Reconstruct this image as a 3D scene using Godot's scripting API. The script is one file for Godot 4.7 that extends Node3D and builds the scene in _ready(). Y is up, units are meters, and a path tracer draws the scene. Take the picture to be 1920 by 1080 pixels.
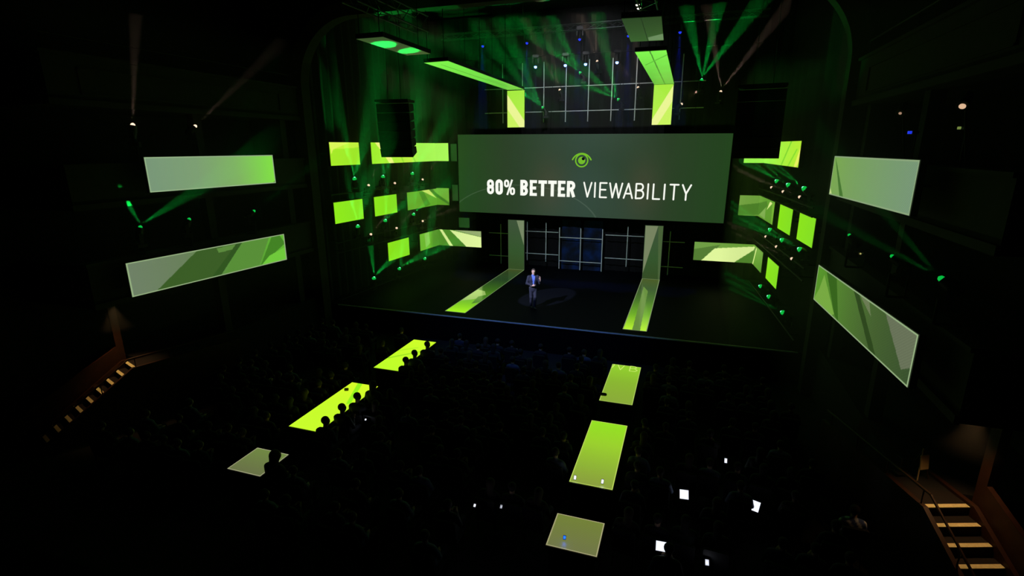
extends Node3D
# A theatre during a keynote: LED screens, haze, moving heads, audience in the dark.
# World: x right, y up, z towards the audience; stage floor y = 0, stage edge z = 0, stalls floor y = -1.2.

var names := {}
var mats := {}
var rng := RandomNumberGenerator.new()
const STALLS := -1.2
const GREEN := Color(0.05, 1.0, 0.36)
const WARM := Color(1.0, 0.84, 0.72)
const BLUE := Color(0.12, 0.2, 1.0)

# ---------------------------------------------------------------- helpers
func numbered(called: String) -> String:
	var n: int = names.get(called, -1) + 1
	names[called] = n
	return called if n == 0 else "%s_%03d" % [called, n]

func thing(called: String, label: String, category: String, at := Vector3.ZERO, turn := 0.0, group := "") -> Node3D:
	var o := Node3D.new()
	o.name = numbered(called)
	add_child(o)
	o.position = at
	o.rotation.y = turn
	o.set_meta("label", label)
	o.set_meta("category", category)
	if group:
		o.set_meta("group", group)
	return o

func part(called: String, mesh: Mesh, mat: Material, parent: Node3D, at := Vector3.ZERO, rot := Vector3.ZERO) -> MeshInstance3D:
	var o := MeshInstance3D.new()
	o.name = called
	o.mesh = mesh
	o.material_override = mat
	o.cast_shadow = GeometryInstance3D.SHADOW_CASTING_SETTING_ON
	parent.add_child(o, true)
	o.position = at
	o.rotation = rot
	return o

func structure(called: String, mesh: Mesh, mat: Material, label: String, at := Vector3.ZERO, turn := 0.0) -> MeshInstance3D:
	var o := part(numbered(called), mesh, mat, self, at, Vector3(0, turn, 0))
	o.set_meta("kind", "structure")
	o.set_meta("label", label)
	return o

func mat(key: String, c: Color, rough := 0.8, metal := 0.0, spec := 0.5) -> StandardMaterial3D:
	if mats.has(key):
		return mats[key]
	var m := StandardMaterial3D.new()
	m.resource_name = key
	m.albedo_color = c
	m.roughness = rough
	m.metallic = metal
	m.metallic_specular = spec
	mats[key] = m
	return m

func grain(key: String, a: Color, b: Color, freq: float, rough := 0.85, scale := 1.0, bump := 0.0) -> StandardMaterial3D:
	if mats.has(key):
		return mats[key]
	var m := mat(key, Color.WHITE, rough)
	var n := FastNoiseLite.new()
	n.seed = key.hash() % 1000
	n.frequency = freq
	n.fractal_octaves = 4
	var g := Gradient.new()
	g.set_color(0, a)
	g.set_color(1, b)
	var t := NoiseTexture2D.new()
	t.width = 256
	t.height = 256
	t.seamless = true
	t.noise = n
	t.color_ramp = g
	m.albedo_texture = t
	m.uv1_triplanar = true
	m.uv1_world_triplanar = true
	m.uv1_scale = Vector3.ONE * scale
	if bump > 0.0:
		var h := NoiseTexture2D.new()
		h.width = 256
		h.height = 256
		h.seamless = true
		h.noise = n
		m.heightmap_enabled = true
		m.heightmap_texture = h
		m.heightmap_scale = bump
	return m

func glow(key: String, c: Color, energy := 1.0) -> StandardMaterial3D:
	if mats.has(key):
		return mats[key]
	var m := mat(key, Color(0.05, 0.05, 0.05), 0.4)
	m.emission_enabled = true
	m.emission = c
	m.emission_energy_multiplier = energy
	return m

func rgb(r: float, g: float, b: float) -> Color:
	return Color(r / 255.0, g / 255.0, b / 255.0)

# SurfaceTool shapes. Corners run clockwise seen from the front, as Godot wants.
func quad(st: SurfaceTool, a: Vector3, b: Vector3, c: Vector3, d: Vector3, uv := [Vector2(0, 0), Vector2(1, 0), Vector2(1, 1), Vector2(0, 1)]) -> void:
	var n := (c - a).cross(b - a).normalized()
	var p := [a, b, c, d]
	for i in [0, 1, 2, 0, 2, 3]:
		st.set_normal(n)
		st.set_uv(uv[i])
		st.add_vertex(p[i])

func start() -> SurfaceTool:
	var st := SurfaceTool.new()
	st.begin(Mesh.PRIMITIVE_TRIANGLES)
	return st

func add_box(st: SurfaceTool, lo: Vector3, hi: Vector3) -> void:
	add_hexa(st, [Vector3(lo.x, hi.y, hi.z), Vector3(hi.x, hi.y, hi.z), Vector3(hi.x, lo.y, hi.z), Vector3(lo.x, lo.y, hi.z), Vector3(lo.x, hi.y, lo.z), Vector3(hi.x, hi.y, lo.z), Vector3(hi.x, lo.y, lo.z), Vector3(lo.x, lo.y, lo.z)])

# eight corners: front TL TR BR BL, then the same behind
func add_hexa(st: SurfaceTool, p: Array) -> void:
	quad(st, p[0], p[1], p[2], p[3])
	quad(st, p[5], p[4], p[7], p[6])
	quad(st, p[4], p[0], p[3], p[7])
	quad(st, p[1], p[5], p[6], p[2])
	quad(st, p[4], p[5], p[1], p[0])
	quad(st, p[3], p[2], p[6], p[7])

# a box with chamfered edges along its four long (given axis = z) sides
func chamfer_box(size: Vector3, c := 0.02) -> ArrayMesh:
	var st := start()
	var h := size / 2
	var ring := [Vector2(-h.x + c, h.y), Vector2(h.x - c, h.y), Vector2(h.x, h.y - c), Vector2(h.x, -h.y + c), Vector2(h.x - c, -h.y), Vector2(-h.x + c, -h.y), Vector2(-h.x, -h.y + c), Vector2(-h.x, h.y - c)]
	add_prism(st, ring, -h.z, h.z)
	return st.commit()

# ring: clockwise seen from +z
func add_prism(st: SurfaceTool, ring: Array, z0: float, z1: float) -> void:
	var n := ring.size()
	var mid := Vector2.ZERO
	for q in ring:
		mid += q / n
	for i in n:
		var a: Vector2 = ring[i]
		var b: Vector2 = ring[(i + 1) % n]
		quad(st, Vector3(a.x, a.y, z0), Vector3(b.x, b.y, z0), Vector3(b.x, b.y, z1), Vector3(a.x, a.y, z1))
		for v in [[mid, a, b, z1, 1.0], [mid, b, a, z0, -1.0]]:
			for k in 3:
				st.set_normal(Vector3(0, 0, v[4]))
				st.set_uv(Vector2.ZERO)
				st.add_vertex(Vector3(v[k].x, v[k].y, v[3]))

func box(lo: Vector3, hi: Vector3) -> ArrayMesh:
	var st := start()
	add_box(st, lo, hi)
	return st.commit()

func add_tube(st: SurfaceTool, a: Vector3, b: Vector3, ra: float, rb := -1.0, sides := 8) -> void:
	if rb < 0:
		rb = ra
	var d := (b - a).normalized()
	var u := d.cross(Vector3.UP if absf(d.y) < 0.9 else Vector3.RIGHT).normalized()
	var v := d.cross(u)
	for i in sides:
		var p := []
		for k in [i, i + 1]:
			var t: float = TAU * k / sides
			p.append(u * cos(t) + v * sin(t))
		var q := [b + p[0] * rb, b + p[1] * rb, a + p[1] * ra, a + p[0] * ra]
		var nn := [p[0], p[1], p[1], p[0]]
		for j in [0, 1, 2, 0, 2, 3]:
			st.set_normal(nn[j])
			st.set_uv(Vector2.ZERO)
			st.add_vertex(q[j])
		for cap in [[b, rb, d, 0, 1], [a, ra, -d, 1, 0]]:
			for w in [Vector3.ZERO, p[cap[4]] * cap[1], p[cap[3]] * cap[1]]:
				st.set_normal(cap[2])
				st.set_uv(Vector2.ZERO)
				st.add_vertex(cap[0] + w)

func tube(a: Vector3, b: Vector3, ra: float, rb := -1.0, sides := 8) -> ArrayMesh:
	var st := start()
	add_tube(st, a, b, ra, rb, sides)
	return st.commit()

func path_tube(points: Array, r: float, sides := 8) -> ArrayMesh:
	var st := start()
	for i in points.size() - 1:
		add_tube(st, points[i], points[i + 1], r, r, sides)
	return st.commit()

# flat strokes on the plane z = 0 of a part, for lettering
func ribbon(st: SurfaceTool, pts: Array, w: float, round_ends := false) -> void:
	for i in pts.size() - 1:
		var a: Vector2 = pts[i]
		var b: Vector2 = pts[i + 1]
		var d := (b - a).normalized()
		var n := Vector2(-d.y, d.x) * w / 2
		quad(st, Vector3(a.x + n.x, a.y + n.y, 0), Vector3(b.x + n.x, b.y + n.y, 0), Vector3(b.x - n.x, b.y - n.y, 0), Vector3(a.x - n.x, a.y - n.y, 0))
		if i > 0 or round_ends:
			disc(st, a, w / 2)
	if round_ends:
		disc(st, pts[-1], w / 2)

func disc(st: SurfaceTool, c: Vector2, r: float, sides := 8) -> void:
	for i in sides:
		for q in [c, c + Vector2.from_angle(-TAU * i / sides) * r, c + Vector2.from_angle(-TAU * (i + 1) / sides) * r]:
			st.set_normal(Vector3.BACK)
			st.set_uv(Vector2.ZERO)
			st.add_vertex(Vector3(q.x, q.y, 0))

func arc(c: Vector2, rx: float, ry: float, from: float, to: float, steps := 14) -> Array:
	var out := []
	for i in steps + 1:
		var t := deg_to_rad(lerpf(from, to, float(i) / steps))
		out.append(c + Vector2(cos(t) * rx, sin(t) * ry))
	return out

func stadium(lo: Vector2, hi: Vector2) -> Array:
	var r := minf(hi.x - lo.x, hi.y - lo.y) / 2
	var mid := (lo.x + hi.x) / 2
	var out := arc(Vector2(mid, hi.y - r), r, r, 0, 180, 10)
	out += arc(Vector2(mid, lo.y + r), r, r, 180, 360, 10)
	out.append(out[0])
	return out

# ---------------------------------------------------------------- LED pictures
# stops: [u, colour] left to right (or v top to bottom when upright); polys: [colour, points in 0..1]
func picture(w: int, h: int, stops: Array, polys := [], border = null, upright := false, rows := 0.0) -> ImageTexture:
	var im := Image.create(w, h, false, Image.FORMAT_RGB8)
	for i in (h if upright else w):
		var t := (i + 0.5) / (h if upright else w)
		var c: Color = stops[-1][1]
		for k in stops.size() - 1:
			if t <= stops[k + 1][0]:
				var f := clampf((t - stops[k][0]) / (stops[k + 1][0] - stops[k][0]), 0, 1)
				c = stops[k][1].lerp(stops[k + 1][1], f)
				break
		im.fill_rect(Rect2i(0, i, w, 1) if upright else Rect2i(i, 0, 1, h), c)
	for p in polys:
		var pts := PackedVector2Array()
		var lo := Vector2(w, h)
		var hi := Vector2.ZERO
		for q in p[1]:
			var v: Vector2 = Vector2(q[0] * w, q[1] * h)
			pts.append(v)
			lo = lo.min(v)
			hi = hi.max(v)
		for y in range(maxi(0, int(lo.y)), mini(h, int(hi.y) + 1)):
			for x in range(maxi(0, int(lo.x)), mini(w, int(hi.x) + 1)):
				if Geometry2D.is_point_in_polygon(Vector2(x + 0.5, y + 0.5), pts):
					im.set_pixel(x, y, p[0])
	if rows > 0:
		for y in h:
			for x in w:
				if (x + y) % 4 < 2:
					im.set_pixel(x, y, im.get_pixel(x, y).darkened(rows))
	if border != null:
		for r in [Rect2i(0, 0, w, 2), Rect2i(0, h - 2, w, 2), Rect2i(0, 0, 2, h), Rect2i(w - 2, 0, 2, h)]:
			im.fill_rect(r, border)
	return ImageTexture.create_from_image(im)

func led(tex: Texture2D, energy := 1.0, gloss := 0.5) -> StandardMaterial3D:
	var m := StandardMaterial3D.new()
	m.albedo_color = Color(0.1, 0.1, 0.1)
	m.roughness = gloss
	m.emission_enabled = true
	m.emission = Color.WHITE
	m.emission_operator = BaseMaterial3D.EMISSION_OP_MULTIPLY
	m.emission_texture = tex
	m.emission_energy_multiplier = energy
	m.texture_repeat = false
	return m

# An LED wall along a bent line of (x, z) points, left to right for who looks at it. Parts: cabinet, one display face per straight run.
func led_wall(called: String, label: String, group: String, line: Array, y0: float, y1: float, m: Material, shine := Color.BLACK, bracket := Vector3.ZERO) -> Node3D:
	var mid: Vector2 = (line[0] + line[-1]) / 2
	var o := thing(called, label, "led screen", Vector3(mid.x, y0, mid.y), 0.0, group)
	var h := y1 - y0
	var total := 0.0
	for i in line.size() - 1:
		total += line[i].distance_to(line[i + 1])
	var run := 0.0
	for i in line.size() - 1:
		var a := Vector3(line[i].x - mid.x, 0, line[i].y - mid.y)
		var b := Vector3(line[i + 1].x - mid.x, 0, line[i + 1].y - mid.y)
		var d := (b - a).normalized()
		var n := d.cross(Vector3.UP)
		var up := Vector3(0, h, 0)
		var st := start()
		var k0 := -n * 0.012
		var k1 := -n * 0.13
		var e := d * 0.015
		var v := Vector3(0, 0.015, 0)
		add_hexa(st, [a + up + k0 - e + v, b + up + k0 + e + v, b + k0 + e - v, a + k0 - e - v, a + up + k1 - e + v, b + up + k1 + e + v, b + k1 + e - v, a + k1 - e - v])
		part("cabinet", st.commit(), mat("black cabinet", Color(0.05, 0.05, 0.055), 0.6), o)
		var u0 := run / total
		run += a.distance_to(b)
		var u1 := run / total
		st = start()
		quad(st, a + up, b + up, b, a, [Vector2(u0, 0), Vector2(u1, 0), Vector2(u1, 1), Vector2(u0, 1)])
		part("display_face", st.commit(), m, o)
		if shine != Color.BLACK:
			face_light(o, (a + b + up) / 2 + n * 0.03, n, Vector2(a.distance_to(b), h), shine)
	if bracket != Vector3.ZERO:
		for f in [0.15, 0.85]:
			var p: Vector2 = line[0].lerp(line[1], f) - mid
			var q := Vector3(p.x, h * 0.5, p.y)
			var dd: Vector2 = (line[1] - line[0]).normalized()
			var nn := Vector3(dd.x, 0, dd.y).cross(Vector3.UP)
			part("bracket", tube(q - nn * 0.12, q - nn * 0.12 + bracket, 0.03), mat("rigging steel", Color(0.06, 0.06, 0.065), 0.5, 0.6), o)
	return o

func face_light(o: Node3D, at: Vector3, n: Vector3, size: Vector2, c: Color) -> void:
	var l := AreaLight3D.new()
	l.name = "face_light"
	l.area_size = size * 0.96
	l.light_color = c
	l.light_energy = 0.006 * size.x * size.y
	l.shadow_enabled = true
	l.set("area_range", 40.0)
	o.add_child(l, true)
	var up := Vector3.UP if absf(n.y) < 0.9 else Vector3.FORWARD
	l.transform = Transform3D(Basis.looking_at(n, up), at)

# A flat LED panel with four free corners (TL TR BR BL for who looks at it)
func led_sheet(called: String, label: String, group: String, c: Array, m: Material, thick := 0.12, shine := Color.BLACK) -> Node3D:
	var mid: Vector3 = (c[0] + c[1] + c[2] + c[3]) / 4
	var o := thing(called, label, "led screen", mid, 0.0, group)
	var n: Vector3 = (c[1] - c[0]).cross(c[0] - c[3]).normalized()
	var p := []
	for q in c:
		p.append(q - mid)
	var st := start()
	quad(st, p[0], p[1], p[2], p[3])
	part("display_face", st.commit(), m, o)
	st = start()
	var f := []
	for q in p:
		f.append(q + q.normalized() * 0.02 - n * 0.012)
	for q in p:
		f.append(q + q.normalized() * 0.02 - n * thick)
	add_hexa(st, f)
	part("cabinet", st.commit(), mat("black cabinet", Color(0.05, 0.05, 0.055), 0.6), o)
	if shine != Color.BLACK:
		face_light(o, n * 0.03, n, Vector2(p[0].distance_to(p[1]), p[1].distance_to(p[2])), shine)
	return o

# ---------------------------------------------------------------- moving heads
var head_meshes := {}
func moving_head(label: String, at: Vector3, beams: Array, c: Color, energy: float, spread: float, lens_r: float, lens_energy: float, group: String, hang := 0) -> Node3D:
	# at: the lens; the head tilts along the first beam, the base sits below (hang 0), above (1) or behind it
	var dir: Vector3 = Vector3.ZERO
	for b in beams:
		dir += b
	dir = dir.normalized()
	var o := thing("moving_head_light", label, "stage light", at, 0.0, group)
	var body := mat("fixture black", Color(0.03, 0.03, 0.033), 0.45)
	var pivot := -dir * 0.2
	if not head_meshes.has("head"):
		var st := start()
		add_tube(st, Vector3(0, 0, -0.02), Vector3(0, 0, 0.14), 0.1, 0.12, 14)
		add_tube(st, Vector3(0, 0, 0.14), Vector3(0, 0, 0.36), 0.12, 0.09, 14)
		head_meshes.head = st.commit()
		var ball := SphereMesh.new()
		ball.radius = 1.0
		ball.height = 1.7
		ball.radial_segments = 8
		ball.rings = 3
		head_meshes.lens = ball
		var core := SphereMesh.new()
		core.radius = 1.0
		core.height = 2.0
		core.radial_segments = 6
		core.rings = 2
		head_meshes.bulb = core
		head_meshes.arm = chamfer_box(Vector3(0.04, 0.3, 0.1), 0.012)
		head_meshes.base = chamfer_box(Vector3(0.34, 0.14, 0.26), 0.025)
	var hb := Basis.looking_at(dir, Vector3.UP if absf(dir.y) < 0.95 else Vector3.RIGHT)
	var hd := part("head", head_meshes.head, body, o)
	hd.transform = Transform3D(hb, Vector3.ZERO)
	var s := 1.0 if hang == 1 else -1.0
	var yaw := atan2(dir.x, dir.z)
	for k in [-1, 1]:
		part("yoke_arm", head_meshes.arm, body, o, pivot + Vector3(cos(yaw) * 0.15 * k, s * 0.11, -sin(yaw) * 0.15 * k), Vector3(0, yaw, 0))
	part("base", head_meshes.base, body, o, pivot + Vector3(0, s * 0.32, 0), Vector3(0, yaw, 0))
	var lm := glow("lens %s %.1f" % [c.to_html(), lens_energy], c, lens_energy)
	var ln := part("lens", head_meshes.lens, lm, o)
	ln.transform = Transform3D(hb.scaled_local(Vector3.ONE * lens_r), dir * 0.02)
	if lens_energy < 0.5:
		var core := part("bulb", head_meshes.bulb, glow("bulb core", Color(0.5, 1.0, 0.78), 2.2), o, dir * (lens_r * 0.85))
		core.scale = Vector3.ONE * lens_r * 0.42
	for b in beams:
		add_beam(o, b, c, energy, spread, dir * (lens_r + 0.05))
	return o

func add_beam(o: Node3D, b: Vector3, c: Color, energy: float, spread: float, at: Vector3) -> void:
	var sp := SpotLight3D.new()
	sp.name = "beam"
	sp.light_color = c
	sp.light_energy = energy
	sp.spot_angle = spread
	sp.spot_angle_attenuation = 0.35
	sp.spot_range = 60.0
	sp.spot_attenuation = 2.0
	sp.light_size = 0.03
	sp.shadow_enabled = true
	o.add_child(sp, true)
	sp.transform = Transform3D(Basis.looking_at(b, Vector3.UP if absf(b.y) < 0.95 else Vector3.RIGHT), at)

func truss(called: String, label: String, a: Vector3, b: Vector3, w: float, h: float) -> Node3D:
	# box truss from a to b (centre line), w wide, h high
	var o := thing(called, label, "truss", a)
	var m := mat("truss aluminium", Color(0.35, 0.36, 0.37), 0.35, 0.8)
	var d := (b - a).normalized()
	var side := d.cross(Vector3.UP).normalized() * w / 2
	var up := Vector3(0, h / 2, 0)
	var run := b - a
	var corners := [side + up, side - up, -side - up, -side + up]
	for c in corners:
		part("chord", tube(c, c + run, 0.025, 0.025, 8), m, o)
	var n := maxi(2, int(run.length() / 0.55))
	for i in n:
		var p := run * i / n
		var q := run * (i + 1) / n
		for k in 4:
			var c0: Vector3 = corners[k]
			var c1: Vector3 = corners[(k + 1) % 4]
			part("brace", tube(p + (c0 if i % 2 else c1), q + (c1 if i % 2 else c0), 0.012, 0.012, 5), m, o)
	return o

# ---------------------------------------------------------------- figures: tapered capsules joined by a smooth minimum, meshed as surface nets
func field(lo: Vector3, hi: Vector3, cell: float) -> Dictionary:
	var n := Vector3i(((hi - lo) / cell).ceil()) + Vector3i.ONE
	var d := PackedFloat32Array()
	d.resize(n.x * n.y * n.z)
	d.fill(1.0)
	return {"lo": lo, "n": n, "cell": cell, "d": d}

# flat: how much the shape is squashed along z (1 = round)
func bone(f: Dictionary, a: Vector3, b: Vector3, ra: float, rb: float, k := 0.03, flat := 1.0) -> void:
	var cell: float = f.cell
	var lo: Vector3 = f.lo
	var n: Vector3i = f.n
	var d: PackedFloat32Array = f.d
	var m := maxf(ra, rb) + k + cell * 2
	var p0 := Vector3i(((a.min(b) - Vector3.ONE * m - lo) / cell).floor()).clamp(Vector3i.ZERO, n - Vector3i.ONE)
	var p1 := Vector3i(((a.max(b) + Vector3.ONE * m - lo) / cell).ceil()).clamp(Vector3i.ZERO, n - Vector3i.ONE)
	var az := Vector3(a.x, a.y, a.z / flat)
	var ab := Vector3(b.x, b.y, b.z / flat) - az
	var l2 := maxf(ab.length_squared(), 1e-8)
	for z in range(p0.z, p1.z + 1):
		var wz := (lo.z + z * cell) / flat
		for y in range(p0.y, p1.y + 1):
			var wy := lo.y + y * cell
			var row := (z * n.y + y) * n.x
			for x in range(p0.x, p1.x + 1):
				var p := Vector3(lo.x + x * cell, wy, wz) - az
				var t := clampf(p.dot(ab) / l2, 0.0, 1.0)
				var e := (p - ab * t).length() - lerpf(ra, rb, t)
				var o := d[row + x]
				var g := maxf(k - absf(o - e), 0.0) / k
				d[row + x] = minf(o, e) - g * g * k * 0.25
	f.d = d

# takes away what lies in the shape given by cut(p) < 0
func carve(f: Dictionary, cut: Callable) -> void:
	var cell: float = f.cell
	var lo: Vector3 = f.lo
	var n: Vector3i = f.n
	var d: PackedFloat32Array = f.d
	var i := 0
	for z in n.z:
		for y in n.y:
			for x in n.x:
				if d[i] < cell * 3:
					d[i] = maxf(d[i], -float(cut.call(lo + Vector3(x, y, z) * cell)))
				i += 1
	f.d = d

# appends the surface to arrays {v, n, c, i}
func nets(f: Dictionary, out: Dictionary, tint: Callable) -> void:
	var cell: float = f.cell
	var lo: Vector3 = f.lo
	var n: Vector3i = f.n
	var d: PackedFloat32Array = f.d
	var sx := 1
	var sy := n.x
	var sz := n.x * n.y
	var off := [0, sx, sy, sx + sy, sz, sx + sz, sy + sz, sx + sy + sz]
	var edges := [[0, 1], [2, 3], [4, 5], [6, 7], [0, 2], [1, 3], [4, 6], [5, 7], [0, 4], [1, 5], [2, 6], [3, 7]]
	var cp := [Vector3(0, 0, 0), Vector3(1, 0, 0), Vector3(0, 1, 0), Vector3(1, 1, 0), Vector3(0, 0, 1), Vector3(1, 0, 1), Vector3(0, 1, 1), Vector3(1, 1, 1)]
	var at := PackedInt32Array()
	at.resize(d.size())
	at.fill(-1)
	var used := PackedInt32Array()
	for z in n.z - 1:
		for y in n.y - 1:
			var row := z * sz + y * sy
			for x in n.x - 1:
				var i := row + x
				var inside := 0
				for k in 8:
					if d[i + off[k]] < 0.0:
						inside += 1
				if inside == 0 or inside == 8:
					continue
				var s := Vector3.ZERO
				var cnt := 0
				for e in edges:
					var d0 := d[i + off[e[0]]]
					var d1 := d[i + off[e[1]]]
					if (d0 < 0.0) != (d1 < 0.0):
						s += cp[e[0]].lerp(cp[e[1]], d0 / (d0 - d1))
						cnt += 1
				s /= cnt
				var nm := Vector3(d[i + 1] + d[i + 1 + sy] + d[i + 1 + sz] + d[i + 1 + sy + sz] - d[i] - d[i + sy] - d[i + sz] - d[i + sy + sz], d[i + sy] + d[i + sy + 1] + d[i + sy + sz] + d[i + sy + sz + 1] - d[i] - d[i + 1] - d[i + sz] - d[i + sz + 1], d[i + sz] + d[i + sz + 1] + d[i + sz + sy] + d[i + sz + sy + 1] - d[i] - d[i + 1] - d[i + sy] - d[i + sy + 1]).normalized()
				var p := lo + (Vector3(x, y, z) + s) * cell
				at[i] = out.v.size()
				out.v.append(p)
				out.n.append(nm)
				out.c.append(tint.call(p))
				used.append(i)
	for i in used:
		var a := d[i] < 0.0
		for ax in 3:
			var s0: int = [sx, sy, sz][ax]
			if (d[i + s0] < 0.0) == a:
				continue
			var s1: int = [sy, sz, sx][ax]
			var s2: int = [sz, sx, sy][ax]
			if i - s1 - s2 < 0:
				continue
			var q := [at[i - s1 - s2], at[i - s2], at[i], at[i - s1]]
			if q.min() < 0:
				continue
			for k in ([0, 2, 1, 0, 3, 2] if a else [0, 1, 2, 0, 2, 3]):
				out.i.append(q[k])

func surface_arrays() -> Dictionary:
	return {"v": PackedVector3Array(), "n": PackedVector3Array(), "c": PackedColorArray(), "i": PackedInt32Array()}

func to_mesh(s: Dictionary) -> ArrayMesh:
	var a := []
	a.resize(Mesh.ARRAY_MAX)
	a[Mesh.ARRAY_VERTEX] = s.v
	a[Mesh.ARRAY_NORMAL] = s.n
	a[Mesh.ARRAY_COLOR] = s.c
	a[Mesh.ARRAY_INDEX] = s.i
	var m := ArrayMesh.new()
	m.add_surface_from_arrays(Mesh.PRIMITIVE_TRIANGLES, a)
	return m

func skin_mat(key: String, rough := 0.6) -> StandardMaterial3D:
	var m := mat(key, Color.WHITE, rough)
	m.vertex_color_use_as_albedo = true
	return m

func one(bones: Array, lo: Vector3, hi: Vector3, cell: float, c: Color, cut = null) -> ArrayMesh:
	var f := field(lo, hi, cell)
	for b in bones:
		bone(f, b[0], b[1], b[2], b[3], b[4] if b.size() > 4 else 0.03, b[5] if b.size() > 5 else 1.0)
	if cut != null:
		carve(f, cut)
	var s := surface_arrays()
	nets(f, s, func(_p): return c)
	return to_mesh(s)

# a hand: palm, four bent fingers of different lengths, a thumb from the side of the palm. x0: across the palm towards the thumb, up: along the fingers, out: where the fingers curl to
func hand_bones(w: Vector3, up: Vector3, across: Vector3, curl: Vector3, bend: float) -> Array:
	var b := []
	b.append([w, w + up * 0.03, 0.026, 0.027, 0.02])
	for k in 4:
		var o: float = [0.03, 0.010, -0.010, -0.028][k]
		var l: float = [0.074, 0.083, 0.077, 0.06][k]
		var r := w + up * 0.03
		var kn := w + up * (0.092 - 0.004 * absi(k - 1)) + across * o
		b.append([r + across * o * 0.6, kn, 0.016, 0.012, 0.012])
		var d1 := (up + curl * bend * (0.7 + 0.15 * k)).normalized()
		var d2 := (up * 0.6 + curl * bend * (1.4 + 0.2 * k)).normalized()
		var m := kn + d1 * l * 0.55
		b.append([kn, m, 0.0105, 0.0095, 0.004])
		b.append([m, m + d2 * l * 0.5, 0.0095, 0.008, 0.004])
	var t0 := w + up * 0.025 + across * 0.024
	var t1 := t0 + (across * 0.8 + up * 0.7).normalized() * 0.04
	b.append([t0, t1, 0.014, 0.0115, 0.008])
	b.append([t1, t1 + (up + across * 0.2 + curl * bend * 0.5).normalized() * 0.034, 0.0115, 0.009, 0.004])
	return b

func head_bones(c: Vector3) -> Array:
	# face towards +z; c: middle of the head
	return [
		[c + Vector3(0, 0.035, -0.02), c + Vector3(0, 0.03, 0.012), 0.082, 0.078, 0.03],
		[c + Vector3(0, -0.03, 0.02), c + Vector3(0, -0.085, 0.045), 0.066, 0.036, 0.03],
		[c + Vector3(-0.035, -0.06, 0.01), c + Vector3(0.035, -0.06, 0.01), 0.04, 0.04, 0.03],
		[c + Vector3(0, 0.012, 0.088), c + Vector3(0, -0.03, 0.108), 0.01, 0.015, 0.014],
		[c + Vector3(-0.034, 0.02, 0.078), c + Vector3(0.034, 0.02, 0.078), 0.016, 0.016, 0.015],
		[c + Vector3(-0.018, -0.062, 0.079), c + Vector3(0.018, -0.062, 0.079), 0.011, 0.011, 0.01],
		[c + Vector3(-0.078, 0.01, -0.005), c + Vector3(-0.076, -0.035, 0.0), 0.015, 0.01, 0.006],
		[c + Vector3(0.078, 0.01, -0.005), c + Vector3(0.076, -0.035, 0.0), 0.015, 0.01, 0.006],
		[c + Vector3(0, -0.06, -0.02), c + Vector3(0, -0.19, -0.035), 0.055, 0.06, 0.03],
	]

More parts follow.
